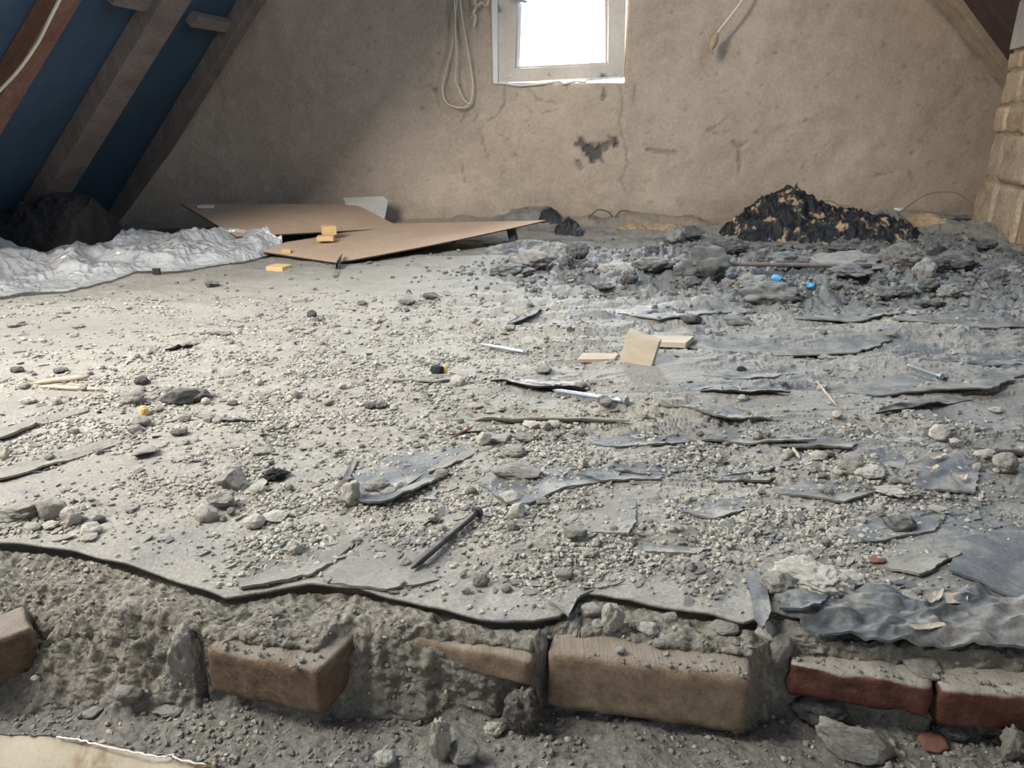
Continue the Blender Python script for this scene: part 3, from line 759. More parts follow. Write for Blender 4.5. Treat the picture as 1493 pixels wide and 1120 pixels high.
def rock_v(seed, sub, angular=0.5, rough=0.2, lumpy=0.0):
    r = np.random.RandomState(seed); v = ICO[sub][0].copy()
    if angular > 0:
        for _ in range(r.randint(5, 10)):
            n = r.normal(size=3); n /= np.linalg.norm(n); d = r.uniform(0.45, 0.85) + (1 - angular) * 0.3
            s_ = v @ n; ex = np.clip(s_ - d, 0, None); v = v - ex[:, None] * n * 0.95
    o_ = r.uniform(0, 50, 3)
    k = fbm(v[:, 0] * 1.6 + o_[0], v[:, 1] * 1.6 + o_[1], v[:, 2] * 1.6 + o_[2], o=3 if sub < 3 else 5)
    v = v * (1 + rough * k)[:, None]
    if lumpy:
        b_ = np.abs(pn(v[:, 0] * 2.6 + o_[1], v[:, 1] * 2.6 + o_[2], v[:, 2] * 2.6)) + 0.5 * np.abs(pn(v[:, 0] * 5.5, v[:, 1] * 5.5 + o_[0], v[:, 2] * 5.5))
        v = v * (1 + lumpy * (0.45 - b_))[:, None]
    v = v - (v.max(0) + v.min(0)) / 2
    return v / (v.max(0) - v.min(0))


_rock = {}


def rock_mesh(kind, var, sub, angular, rough, lumpy, name):
    key = (kind, var, sub, angular, rough, lumpy)
    if key not in _rock:
        _rock[key] = mesh_np(name, rock_v(100 + var * 7, sub, angular, rough, lumpy), ICO[sub][1], M[kind], not (angular > 0.6 and sub < 2))
    return _rock[key]


def stone(px, pyb, wpx, hpx, kind, label, cat='stone', name='mortar_chunk', var=0, sub=3, angular=0.6, rough=0.18, lumpy=0.0, rz=None, sink=0.18, dep=0.85, zb=None, tilt=0.0, group=None, surf=None):
    """a stone whose foot is seen at (px, pyb), wpx by hpx pixels large"""
    if surf == 'ledge':
        p = P(px, pyb, ZL)
        for _ in range(3): p = P(px, pyb, float(bedh(np.array([p[0]]), np.array([p[1]]))[0]))
    elif zb is not None: p = P(px, pyb, zb)
    else: p = G(px, pyb)
    s_ = depth(p) / F; w_, h_ = wpx * s_, hpx * s_
    el = math.atan2(H - p[2], p[1]); d_ = w_ * dep
    # seen from above by el: apparent height = h cos + d sin
    hz_ = max((h_ - 0.55 * d_ * math.sin(el)) / math.cos(el), 0.3 * h_)
    me = rock_mesh(kind, var, sub, angular, rough, lumpy, name)
    o = bpy.data.objects.new(name, me); COL.objects.link(o)
    o.scale = (w_, d_, hz_ / (1 - sink * 0.5)); yy = p[1] + d_ * 0.35
    gz = p[2] if surf == 'ledge' or zb is not None else g1(p[0], yy)
    o.location = (p[0], yy, gz + hz_ * 0.5 - hz_ * sink * 0.5)
    o.rotation_euler = (tilt * 0.5, tilt, (rz if rz is not None else (var * 1.7) % 0.9 - 0.45))
    tag(o, label, cat, group)
    return o

ST = [  # px, foot py, width, height, kind, label, keywords
    # near left cluster
    (70, 760, 40, 38, 'grey', 'rounded grey mortar lump in the left cluster, right of the greenish bit', dict(var=1)),
    (100, 768, 32, 32, 'pale', 'pale rounded mortar lump, right one of the two biggest in the left cluster', dict(var=2, angular=.4)),
    (34, 756, 27, 18, 'green', 'pale green fragment lying in the stone cluster at the left edge', dict(var=3, name='green_fragment', cat='fragment')),
    (22, 762, 60, 34, 'grey', 'low grey mortar lump at the left frame edge behind the green fragment', dict(var=4, lumpy=.3)),
    (128, 782, 36, 24, 'pale', 'beige mortar lump in front right of the left stone cluster', dict(var=5)),
    (128, 790, 24, 14, 'pale', 'small flat beige lump frontmost in the left stone cluster', dict(var=6)),
    (44, 775, 26, 15, 'pale', 'small pale lump in front of the green fragment', dict(var=7)),
    (70, 773, 24, 14, 'pale', 'small pale flat lump below the big grey lump of the left cluster', dict(var=8)),
    (143, 764, 17, 14, 'dark', 'small dark grey lump at the right end of the left cluster', dict(var=9)),
    (298, 762, 34, 30, 'pale', 'square edged pale mortar chunk on smooth dusty felt, left half', dict(var=10, angular=.8)),
    (320, 745, 40, 34, 'grey', 'grey rubble heaplet right behind the square pale chunk', dict(var=11, lumpy=.35)),
    (334, 716, 44, 38, 'grey', 'angular grey mortar chunk with sharp broken facets beside the dark brush', dict(var=12, angular=.95, tilt=.25)),
    (368, 773, 34, 24, 'pale', 'white rounded lump at the left end of the long pale fragment', dict(var=13)),
    (398, 763, 40, 18, 'pale', 'long pale mortar fragment lying right of the white rounded lump', dict(var=14, rz=.3)),
    (362, 718, 48, 12, 'pale', 'thin pale slab leaning below the angular grey chunk', dict(var=15, tilt=-.15, rz=.5)),
    (374, 722, 28, 18, 'pale', 'small rounded pale stone beside the thin leaning slab', dict(var=16)),
    (428, 812, 28, 28, 'pale', 'crusty pale mortar crumb on the edge of the narrow felt tongue', dict(var=17, lumpy=.3)),
    (400, 703, 42, 24, 'sooty', 'black bristly tuft lying among the grey crumbs', dict(var=18, lumpy=1.0, angular=0, sub=4, rough=.4, name='black_tuft', cat='tuft')),
    (380, 663, 32, 13, 'grey', 'smooth flat grey pebble on dusty felt above the black tuft', dict(var=19, angular=.2)),
    (260, 592, 60, 28, 'dark', 'large dark grey broken mortar slab left of centre, flat front face', dict(var=20, angular=.9, dep=.5)),
    (285, 588, 36, 22, 'dark', 'rough dark lump at the right end of the dark broken slab', dict(var=21, lumpy=.3)),
    (192, 592, 30, 22, 'grey', 'brown grey lump left of the dark broken slab', dict(var=22)),
    (300, 581, 24, 14, 'pale', 'small beige chip at the right end of the dark slab', dict(var=23)),
    (209, 607, 15, 18, 'ochre', 'yellow crumb standing between the lumps left of the dark slab', dict(var=24, name='yellow_crumb', cat='crumb', angular=.2)),
    (201, 625, 32, 22, 'grey', 'beige grey lump in front of the yellow crumb', dict(var=25)),
    (195, 634, 22, 14, 'grey', 'lower small lump in front of the yellow crumb', dict(var=26)),
    (208, 668, 38, 18, 'grey', 'angular grey mortar wedge with a pale broken corner, left middle', dict(var=27, angular=.9)),
    (205, 562, 24, 16, 'dark', 'dark crumbly lump behind the brown grey lump', dict(var=28, lumpy=.4)),
    (268, 616, 18, 14, 'grey', 'brown grey pebble beside the left end of the dark splinter', dict(var=29)),
    (303, 616, 20, 14, 'grey', 'brown pebble lying on the dark splinter', dict(var=30)),
    (258, 636, 26, 12, 'dark', 'flat dark pebble below the dark splinter', dict(var=31)),
    (338, 592, 16, 9, 'dark', 'small dark round pebble right of the dark slab', dict(var=32)),
    (5, 672, 16, 24, 'pale', 'pale upright fragment cut by the left frame edge', dict(var=33)),
    (40, 590, 22, 14, 'pale', 'white flake beside the thin wooden slivers at left', dict(var=34)),
    (22, 544, 20, 12, 'dark', 'dark pebble near the left frame edge above the slivers', dict(var=35)),
    (86, 545, 20, 10, 'dark', 'dark pebble above the thin wooden slivers', dict(var=36)),
    (308, 420, 22, 12, 'dark', 'dark twisted scrap on pale dust in front of the plastic sheet', dict(var=37, lumpy=.5, name='dark_scrap', cat='scrap')),
    (20, 478, 24, 11, 'grey', 'grey flat lump near the left edge below the plastic', dict(var=38)),
    (110, 479, 20, 8, 'grey', 'small grey flat lump below the plastic, second from the left', dict(var=39)),
    (454, 464, 14, 14, 'dark', 'single dark round pebble left of the middle distance', dict(var=40, angular=.3)),
    (527, 446, 14, 8, 'dark', 'small dark pebble in front of the fibreboard corner', dict(var=41)),
    (593, 446, 26, 12, 'dark', 'dark lumpy pebble pair in front of the fibreboard', dict(var=42, lumpy=.4)),
    (628, 440, 26, 12, 'dark', 'dark grey pebble right of the lumpy pair', dict(var=43)),
    # middle
    (512, 740, 30, 46, 'pale', 'tall pale mortar shard leaning in front of the bluish felt flap', dict(var=44, angular=.8, tilt=.3)),
    (548, 720, 40, 26, 'grey', 'curled grey mortar fragment lying on the bluish felt flap', dict(var=45, angular=.6)),
    (582, 716, 22, 18, 'pale', 'round pale stone on the bluish felt flap', dict(var=46)),
    (565, 724, 26, 15, 'grey', 'small grey stone in front of the round pale stone on the flap', dict(var=47)),
    (545, 731, 20, 14, 'pale', 'cream pebble at the front tip of the bluish felt flap', dict(var=48)),
    (642, 700, 24, 16, 'grey', 'grey stone at the right edge of the bluish felt flap', dict(var=49)),
    (755, 703, 76, 30, 'grey', 'long flat grey mortar slab lying on bluish felt at the centre', dict(var=50, angular=.9, dep=.55, sub=4)),
    (749, 668, 33, 20, 'grey', 'rounded grey stone just behind the long flat slab', dict(var=51)),
    (778, 628, 34, 18, 'pale', 'largest cream pebble of the trio behind the long flat slab', dict(var=52)),
    (796, 628, 18, 14, 'pale', 'middle cream pebble of the trio', dict(var=53)),
    (808, 626, 20, 14, 'pale', 'right hand cream pebble of the trio', dict(var=54)),
    (705, 650, 22, 22, 'pale', 'pale upright pebble left of the rounded grey stone', dict(var=55)),
    (730, 648, 36, 14, 'grey', 'curved grey flake behind the rounded grey stone', dict(var=56)),
    (768, 646, 36, 16, 'grey', 'crusty grey lump in front of the cream pebble trio', dict(var=57, lumpy=.5)),
    (745, 736, 34, 20, 'pale', 'pale stone just in front of the long flat slab', dict(var=58)),
    (752, 759, 28, 28, 'pale', 'beige stone standing between two felt edges at the centre', dict(var=59)),
    (748, 776, 20, 18, 'grey', 'bluish grey pebble in front of the standing beige stone', dict(var=60)),
    (766, 744, 16, 8, 'pale', 'white flat pebble beside the standing beige stone', dict(var=61)),
    (788, 737, 26, 14, 'grey', 'grey angular pebble right of the white flat pebble', dict(var=62, angular=.9)),
    (700, 856, 28, 24, 'grey', 'dark grey stone lying alone on the near felt sheet right of the nail tip', dict(var=63)),
    (752, 854, 18, 10, 'grey', 'small grey pebble right of the lone dark grey stone', dict(var=64)),
    (589, 826, 16, 14, 'pale', 'pale pebble against the tip of the dark nail', dict(var=65)),
    (588, 858, 12, 12, 'grey', 'small grey pebble below the tip of the dark nail', dict(var=66)),
    (632, 764, 18, 12, 'dark', 'dark pebble left of the dark nail shaft', dict(var=67)),
    (838, 792, 36, 22, 'grey', 'grey crumb heap top stone right of the centre gravel', dict(var=68)),
    (860, 815, 26, 18, 'pale', 'pale knobbly stone in the gravel at the near centre', dict(var=69, lumpy=.3)),
    (822, 848, 28, 20, 'grey', 'blocky grey pebble at the notch of the felt edge', dict(var=70, angular=.9)),
    (843, 842, 14, 12, 'pale', 'white pebble beside the blocky grey pebble at the notch', dict(var=71)),
    (770, 502, 22, 16, 'pale', 'rounded grey beige stone behind the bright nail', dict(var=72)),
    (744, 487, 18, 10, 'grey', 'grey pebble left behind the rounded beige stone', dict(var=73)),
    (832, 484, 12, 9, 'dark', 'small dark pebble behind the rounded beige stone', dict(var=74)),
    (792, 547, 26, 14, 'grey', 'grey stone in front of the thin steel rod', dict(var=75)),
    (668, 563, 26, 18, 'pale', 'pale stone right of the black chip in the centre left', dict(var=76)),
    (636, 546, 22, 16, 'sooty', 'black chip with an orange end standing in the dust', dict(var=77, angular=.9, name='black_chip', cat='chip')),
    (650, 544, 8, 12, 'ochre', 'orange end piece of the black chip', dict(var=78, name='orange_chip', cat='chip')),
    (693, 597, 22, 10, 'pale', 'cream flat chip left of the long felt split', dict(var=79)),
    (685, 580, 14, 10, 'pale', 'small cream crumb behind the cream flat chip', dict(var=80)),
    (884, 604, 22, 14, 'grey', 'dark stone pile member in front of the bright nail head', dict(var=81)),
    (880, 592, 20, 13, 'dark', 'dark angular pebble leaning on the bright nail', dict(var=82)),
    (893, 586, 13, 11, 'pale', 'pale pebble resting against the bright nail', dict(var=83)),
    (555, 597, 20, 12, 'dark', 'dark crumbly lump left of the long felt split', dict(var=84, lumpy=.4)),
    (540, 597, 22, 12, 'dark', 'second dark crumbly lump left of the long felt split', dict(var=85, lumpy=.4)),
    (615, 640, 18, 10, 'grey', 'grey pebble between the splinters and the felt split', dict(var=86)),
    # right
    (1195, 876, 120, 62, 'pale', 'largest pale cracked mortar lump at the near right felt edge', dict(var=87, lumpy=.45, angular=.3, sub=4)),
    (1140, 872, 56, 42, 'grey', 'grey rough lump joined to the left of the largest pale lump', dict(var=88, lumpy=.35)),
    (1248, 862, 50, 34, 'pale', 'crumbly cream lump at the right end of the largest pale lump', dict(var=89, lumpy=.45)),
    (1320, 776, 54, 32, 'dark', 'dark grey stone lying alone on smooth grey felt at the right', dict(var=90, angular=.5, lumpy=.15)),
    (1372, 647, 34, 28, 'pale', 'white mortar stone on the ridge at the right', dict(var=91)),
    (1248, 690, 46, 32, 'grey', 'broad pale grey mortar slab beside the slate coloured flake', dict(var=92, angular=.8)),
    (1274, 699, 46, 24, 'pale', 'crusty white lump in front of the slate coloured flake', dict(var=93, lumpy=.4)),
    (1196, 672, 26, 18, 'pale', 'pale stone left of the broad grey slab', dict(var=94)),
    (1212, 669, 14, 13, 'dark', 'small dark blue grey pebble left of the broad grey slab', dict(var=95, angular=.2)),
    (1304, 728, 46, 17, 'pale', 'white knobbly stone below the crusty white lump', dict(var=96, lumpy=.4)),
    (1303, 708, 22, 12, 'grey', 'brown pebble between two white knobbly stones', dict(var=97)),
    (1372, 750, 30, 14, 'pale', 'white crumb behind the lone dark grey stone', dict(var=98, lumpy=.4)),
    (1426, 689, 16, 16, 'pale', 'round pale ball shaped pebble at the right', dict(var=99, angular=0)),
    (1470, 692, 40, 36, 'grey', 'brownish lump near the right frame edge', dict(var=100, lumpy=.3)),
    (1440, 672, 30, 18, 'pale', 'cream lump left of the brownish lump at the right edge', dict(var=101, lumpy=.2)),
    (1322, 644, 22, 12, 'pale', 'small white pebble left of the white ridge stone', dict(var=102)),
    (1340, 648, 18, 10, 'pale', 'second small white pebble left of the white ridge stone', dict(var=103)),
    (1395, 655, 20, 14, 'pale', 'beige pebble right below the white ridge stone', dict(var=104)),
    (1187, 746, 20, 8, 'pale', 'white flat chip on gravel in the right half', dict(var=105, angular=.9)),
    (1225, 783, 28, 16, 'pale', 'pale crumb behind the largest pale lump', dict(var=106, lumpy=.3)),
    (1280, 826, 26, 12, 'redstone', 'red brick crumb right of the largest pale lump', dict(var=107, name='brick_crumb', cat='crumb')),
    (1456, 603, 22, 10, 'pale', 'cream flat pebble near the right edge above the white ridge stone', dict(var=108)),
    (1082, 544, 14, 10, 'sooty', 'black pebble right of the leaning wooden block', dict(var=109)),
    (1374, 553, 13, 11, 'sooty', 'black pebble at the end of the thin rusty nail', dict(var=110)),
    (1200, 570, 16, 12, 'pale', 'pale pebble in the bare middle right', dict(var=111)),
    (1202, 488, 10, 9, 'grey', 'round grey pebble behind the yellow sand streak', dict(var=112, angular=.1)),
    (1207, 524, 26, 10, 'grey', 'grey flake in front of the yellow sand streak', dict(var=113)),
    (1080, 476, 44, 18, 'dark', 'slate coloured smooth lump in the right middle distance', dict(var=114, angular=.4)),
    (1008, 474, 36, 16, 'dark', 'dark flat lump left of the slate coloured lump', dict(var=115)),
    (1300, 495, 18, 10, 'grey', 'brown pebble on the yellow sand', dict(var=116)),
    (1332, 461, 18, 8, 'pale', 'white chip behind the yellow sand', dict(var=117, angular=.9)),
    (1020, 640, 14, 10, 'grey', 'brown pebble by the felt split in the right half', dict(var=118)),
    (1120, 637, 12, 9, 'grey', 'grey pebble at the end of the felt split', dict(var=119)),
    (1160, 900, 20, 14, 'grey', 'grey pebble under the largest pale lump', dict(var=120)),
    # on the timber and the ledge
    (894, 928, 36, 52, 'pale', 'white knobbly stone standing on the large timber block', dict(var=121, lumpy=.5, zb=-0.013)),
    (862, 905, 34, 26, 'grey', 'grey mortar lump left of the white knobbly stone', dict(var=122, zb=-0.010)),
    (872, 920, 20, 18, 'pale', 'pale pebble at the left foot of the white knobbly stone', dict(var=123, zb=-0.013)),
    (946, 930, 34, 24, 'pale', 'pale stone right of the white knobbly stone', dict(var=124, zb=-0.013)),
    (978, 910, 26, 20, 'grey', 'grey stone under the felt edge on the large timber block', dict(var=125, zb=-0.010)),
    (925, 918, 18, 14, 'pale', 'small pale pebble between two stones on the large timber', dict(var=126, zb=-0.013)),
    (962, 945, 22, 14, 'grey', 'small grey stone near the front of the large timber block', dict(var=127, zb=-0.013)),
    (1060, 930, 50, 28, 'grey', 'low grey mortar lump at the right end of the large timber', dict(var=128, lumpy=.3, zb=-0.012)),
    (1068, 952, 46, 18, 'pale', 'pale flat crumb on the right front of the large timber', dict(var=129, zb=-0.013)),
    (905, 954, 16, 12, 'pale', 'pale crumb on the front of the large timber', dict(var=130, zb=-0.013)),
    (1180, 960, 110, 66, 'grey', 'big rounded mortar lump between the timber gap and the red brick', dict(var=131, lumpy=.25, angular=.3, zb=-0.03, sub=4)),
    (1122, 943, 42, 36, 'pale', 'pale stone beside the dark gap in the broken edge', dict(var=132, zb=-0.02)),
    (1140, 975, 34, 50, 'grey', 'tall mortar lump below the pale stone at the dark gap', dict(var=133, zb=-0.035)),
    (1350, 996, 62, 40, 'grey', 'mortar lump stuck over the joint of the two red bricks', dict(var=134, lumpy=.3, zb=-0.03)),
    (785, 985, 26, 66, 'grey', 'upright mortar sliver in the joint left of the large timber', dict(var=135, zb=-0.045, angular=.7)),
    (268, 1000, 55, 90, 'grey', 'rough mortar column left of the reddish timber block', dict(var=136, lumpy=.4, zb=-0.07)),
    (760, 1075, 60, 72, 'fluff', 'fuzzy grey clump on the ledge below the timber joint', dict(var=137, lumpy=.7, surf='ledge', name='dust_clump', cat='clump', angular=0)),
    (642, 1112, 34, 62, 'pale', 'white twisted mortar fragment standing on the ledge', dict(var=138, lumpy=.6, surf='ledge')),
    (676, 1120, 46, 40, 'grey', 'blocky grey stone beside the white twisted fragment on the ledge', dict(var=139, surf='ledge', angular=.9)),
    (560, 1120, 32, 26, 'pale', 'pale pebble on the ledge left of the white twisted fragment', dict(var=140, surf='ledge')),
    (722, 1075, 30, 24, 'pale', 'white chip on the ledge left of the fuzzy clump', dict(var=141, surf='ledge', lumpy=.4)),
    (1255, 1118, 130, 66, 'grey', 'large broken mortar shard leaning on the ledge at the bottom right', dict(var=142, surf='ledge', angular=.95, tilt=.45, dep=.4, sub=4)),
    (1475, 1115, 30, 54, 'grey', 'upright grey fragment at the bottom right corner', dict(var=143, surf='ledge', lumpy=.4)),
    (1400, 1080, 70, 40, 'dark', 'dark lump on the ledge below the right hand brick', dict(var=144, surf='ledge', lumpy=.3)),
    (1200, 1060, 90, 60, 'dark', 'rounded dark mortar lump on the ledge below the left red brick', dict(var=145, surf='ledge', lumpy=.25, angular=.2)),
    (1365, 1100, 44, 26, 'redstone', 'broken red brick splinter on the ledge at the bottom right', dict(var=146, surf='ledge', name='brick_splinter', cat='splinter', angular=.9)),
    (185, 1030, 40, 34, 'grey', 'grey stone at the foot of the mortar slope, bottom left', dict(var=147, surf='ledge', angular=.8)),
    (240, 1045, 50, 24, 'grey', 'flat grey stone beside the reddish timber foot, bottom left', dict(var=148, surf='ledge')),
    (50, 996, 12, 12, 'pale', 'cream pebble on the dark mortar in the bottom left corner', dict(var=149, surf='ledge')),
    (130, 1048, 30, 18, 'grey', 'small grey lump near the white paint line', dict(var=150, surf='ledge')),
]
for q in ST:
    stone(*q[:6], **q[6])

# rubble heap at the back right: dark lumps, each a thing
HEAP = [(1030, 412, 66, 46, 'largest dark lump of the rubble heap, round and upright'), (1130, 442, 76, 34, 'dark furry lump in front of the blue scrap'), (745, 402, 62, 22, 'low dark slab at the left end of the rubble heap'),
        (775, 398, 50, 26, 'dark lump with pale top at the left of the rubble heap'), (828, 398, 26, 26, 'dark upright clod left of centre in the heap'), (842, 384, 30, 20, 'ragged dark clod behind the upright one'),
        (860, 398, 24, 16, 'small grey clod right of the ragged one'), (905, 402, 56, 24, 'broad dark clod in the middle of the heap'), (955, 404, 54, 20, 'broad grey clod left of the largest dark lump'),
        (1068, 374, 44, 22, 'dark clod behind the largest dark lump'), (952, 372, 22, 18, 'small pointed dark stone behind the heap'), (1095, 402, 34, 16, 'dark clod right of the largest dark lump'),
        (1118, 392, 28, 22, 'round dark clod behind the blue scrap'), (1150, 402, 56, 26, 'long dark clod beyond the blue scrap'), (1178, 394, 28, 24, 'dark clod beside the long dark clod'),
        (1100, 420, 40, 22, 'grey clod left of the blue scrap'), (1012, 420, 22, 14, 'small grey clod at the foot of the largest lump'), (1200, 402, 40, 16, 'flat dark clod at the right of the heap'),
        (1245, 410, 60, 20, 'wide flat grey flake at the foot of the big grey mound'), (1350, 412, 28, 28, 'bluish grey clod at the foot of the big grey mound'), (1372, 404, 30, 20, 'grey clod right of the bluish one'),
        (1285, 418, 26, 16, 'grey clod in front of the wide flake'), (1305, 414, 22, 12, 'small grey clod right of the wide flake'), (1215, 398, 24, 14, 'small dark clod before the big grey mound'),
        (1290, 440, 34, 18, 'pale grey clod in front of the heap at right'), (1320, 436, 26, 16, 'grey clod next to the pale grey one'), (1358, 432, 36, 20, 'greenish grey clod in front of the heap at right'),
        (1385, 436, 30, 18, 'dark clod right of the greenish grey one'), (1368, 450, 28, 14, 'grey clod frontmost at the right of the heap'), (1458, 410, 26, 22, 'dark clod near the chimney side of the heap'),
        (1345, 450, 20, 10, 'small grey clod frontmost of the heap'), (1270, 430, 22, 12, 'small dark clod before the wide flake'), (1220, 430, 20, 9, 'small flat clod right of the furry lump'),
        (880, 424, 30, 10, 'flat grey clod in front of the heap centre'), (918, 420, 24, 18, 'grey upright clod at the heap centre front'), (1065, 412, 24, 14, 'grey clod between the two big dark lumps'),
        (1140, 372, 44, 14, 'pale grey clod in front of the burnt felt heap'), (1180, 370, 40, 12, 'pale flat clod in front of the burnt felt heap'), (1230, 372, 40, 14, 'grey crusty clod behind the big grey mound'),
        (985, 356, 30, 22, 'dark flake standing behind the heap near the wall'), (1010, 352, 34, 20, 'second dark flake standing behind the heap near the wall'), (1442, 372, 30, 14, 'grey clod on the dust bank before the chimney'),
        (1475, 376, 24, 14, 'grey clod on the dust bank at the right edge'), (1480, 400, 30, 14, 'dark flat clod at the right edge beside the heap')]
for i, (px, py, wd, ht, lb) in enumerate(HEAP):
    stone(px, py, wd * 1.2, ht * 1.25, 'dark' if i % 4 != 3 else 'grey', lb, 'clod', 'rubble_clod', var=160 + i % 24, sub=3, angular=0.35, rough=0.3, lumpy=0.45, sink=0.3)
tag(stone(1250, 404, 150, 46, 'fluff', 'big rounded grey mound of fibre and dust in the rubble heap at right', 'mound', 'dust_mound', var=210, sub=4, angular=0.2, lumpy=0.3, sink=0.3))
tag(stone(1318, 400, 64, 56, 'fluff', 'upright grey fibre lump right of the big rounded mound', 'mound', 'dust_mound', var=211, sub=4, angular=0.4, lumpy=0.35, sink=0.3))
tag(stone(1400, 398, 80, 34, 'dark', 'dark felt covered hump at the right end of the rubble heap', 'mound', 'felt_hump', var=212, sub=4, angular=0.5, lumpy=0.2, sink=0.3))
tag(stone(1372, 394, 34, 36, 'sooty', 'black hollow lump between the grey fibre lump and the felt hump', 'clod', 'rubble_clod', var=213, angular=0.6, sink=0.3))
for px, py, wd, ht, lb in [(1133, 415, 18, 12, 'bright blue scrap in the rubble heap'), (1182, 424, 16, 8, 'pale blue scrap right of the bright blue one'), (1083, 414, 12, 7, 'small blue scrap left of the bright blue one'), (1255, 424, 10, 5, 'tiny blue scrap at the right of the rubble heap')]:
    stone(px, py, wd, ht, 'blue', lb, 'scrap', 'blue_scrap', var=220 + wd, sub=2, angular=.7)

# loose crumbs: the 260 that show largest are things, the rest is grit
cr = np.random.RandomState(21)
LM = [(650, 785, 'long dark iron nail'), (860, 577, 'bright steel nail'), (935, 510, 'leaning wooden block'), (755, 695, 'long flat centre slab'), (575, 700, 'bluish felt flap'), (260, 580, 'dark broken slab'),
      (100, 755, 'left stone cluster'), (300, 745, 'square pale chunk'), (334, 700, 'angular grey chunk'), (400, 700, 'black tuft'), (1195, 845, 'largest pale lump'), (1320, 765, 'lone dark grey stone'),
      (1372, 633, 'white ridge stone'), (1250, 680, 'broad grey slab'), (1380, 700, 'flecked felt hump'), (1040, 720, 'small flap in the right gravel'), (895, 760, 'cracked smooth patch'), (205, 662, 'angular grey wedge'),
      (90, 556, 'propped wooden sliver'), (642, 540, 'black chip'), (1345, 540, 'half buried nail'), (1080, 630, 'dark edged felt layer'), (730, 508, 'thin bright nail'), (465, 820, 'narrow felt tongue'),
      (790, 618, 'cream pebble trio'), (1330, 595, 'curved felt crack'), (335, 610, 'thin black splinter'), (1300, 480, 'yellow sand'), (454, 460, 'single dark round pebble'), (1200, 570, 'bent dry straw')]
NTH = ['nearest', 'second nearest', 'third nearest', 'fourth nearest', 'fifth nearest', 'sixth nearest', 'seventh nearest', 'eighth nearest', 'ninth nearest', 'tenth nearest', 'eleventh nearest', 'twelfth nearest', 'farthest', 'outermost', 'most distant', 'last']
CR = []
cnt = 0; tries = 0
while cnt < 190 and tries < 20000:
    tries += 1
    px, py = cr.uniform(0, 1493), cr.uniform(470, 895)
    p = P(px, py); u_ = p[0] / p[1]
    if p[1] < float(edge_y(np.array([u_]))[0]) + 0.015: continue
    r_, g_, s_ = zones(np.array([p[0]]), np.array([p[1]]))
    if cr.rand() > 0.15 + 0.85 * g_[0] or cr.rand() < s_[0] * 0.7: continue
    wd = cr.uniform(10, 17) * (1.0 if py > 560 else 0.75); kind = 'pale' if cr.rand() < 0.62 else 'grey'
    kw = {'pale': 'small pale', 'grey': 'small grey'}[kind]
    o = stone(px, py, wd, wd * cr.uniform(.55, .9), kind, 'small mortar crumb', 'crumb', 'mortar_crumb', var=int(cr.randint(14)), sub=2, angular=.5, rough=.22,
          group='loose mortar crumbs on the felt', rz=cr.uniform(0, 3))
    dd = [math.hypot(px - l[0], 2.2 * (py - l[1])) for l in LM]; l = int(np.argmin(dd)); dx_, dy_ = px - LM[l][0], 2.2 * (py - LM[l][1])
    side = ('right of' if dx_ > 0 else 'left of') if abs(dx_) > abs(dy_) else ('in front of' if dy_ > 0 else 'behind')
    CR.append((dd[l], kw, side, LM[l][2], o)); cnt += 1
_seen = {}
for d_, kw, side, lm, o in sorted(CR, key=lambda q: q[0]):
    k_ = (kw, side, lm); n_ = _seen.get(k_, 0); _seen[k_] = n_ + 1
    o['label'] = f'{kw} mortar crumb, {NTH[min(n_, len(NTH) - 1)]} {side} the {lm}'


def grit(name, n, seed, m, label, smin, smax, sampler, sub=0):
    r = np.random.RandomState(seed); x, y, z, sc_ = sampler(r, n, smin, smax)
    n = len(x); bv, bf = ICO[sub]
    sh = np.array([bv * (1 + 0.35 * r.uniform(-1, 1, (len(bv), 1))) for _ in range(24)])
    vi = r.randint(24, size=n); V = sh[vi].copy()
    V *= (np.stack([r.uniform(.7, 1.3, n), r.uniform(.7, 1.3, n), r.uniform(.5, .95, n)], -1))[:, None, :]
    a = r.uniform(0, 6.28, n); ca, sa = np.cos(a)[:, None], np.sin(a)[:, None]
    V = np.stack([V[..., 0] * ca - V[..., 1] * sa, V[..., 0] * sa + V[..., 1] * ca, V[..., 2]], -1) * (sc_ / 2)[:, None, None]
    V += np.stack([x, y, z + sc_ * 0.18], -1)[:, None, :]
    Fc = (bf[None] + (np.arange(n) * len(bv))[:, None, None]).reshape(-1, 3)
    return tag(put(name, mesh_np(name, V.reshape(-1, 3), Fc, m, False)), label, 'grit', kind='stuff')


def samp_floor(dens_pow=1.0, base=0.1, useg=True, pyr=(430, 905)):
    def f_(r, n, smin, smax):
        px = r.uniform(-250, 1743, n * 5); py = r.uniform(*pyr, n * 5)
        d = (px - 746.5) / F; cy = (py - 560) / F
        dy_ = math.cos(PITCH) - cy * math.sin(PITCH); dz_ = -math.sin(PITCH) - cy * math.cos(PITCH)
        t = -H / dz_; x, y = d * t, dy_ * t
        k = (y > edge_y(x / y) + 0.008) & (x > SX0 + 0.12) & (x < 1.9) & (y < 3.6); x, y = x[k], y[k]
        rb, gr, sm = zones(x, y)
        cl = 0.35 + 1.0 * fbm(x * 9, y * 12, o=3)
        pr_ = (base + (np.clip(gr, 0, 1) if useg else np.clip(rb, 0, 1)) ** dens_pow) * np.clip(cl, 0.08, 1.5) * (1 - 0.75 * sm)
        k = r.rand(len(x)) < pr_; x, y = x[k][:n], y[k][:n]
        s_ = smin + (smax - smin) * r.rand(len(x)) ** 2.3; s_ = s_ * (0.75 + 0.25 * y)
        return x, y, ground(x, y), s_
    return f_


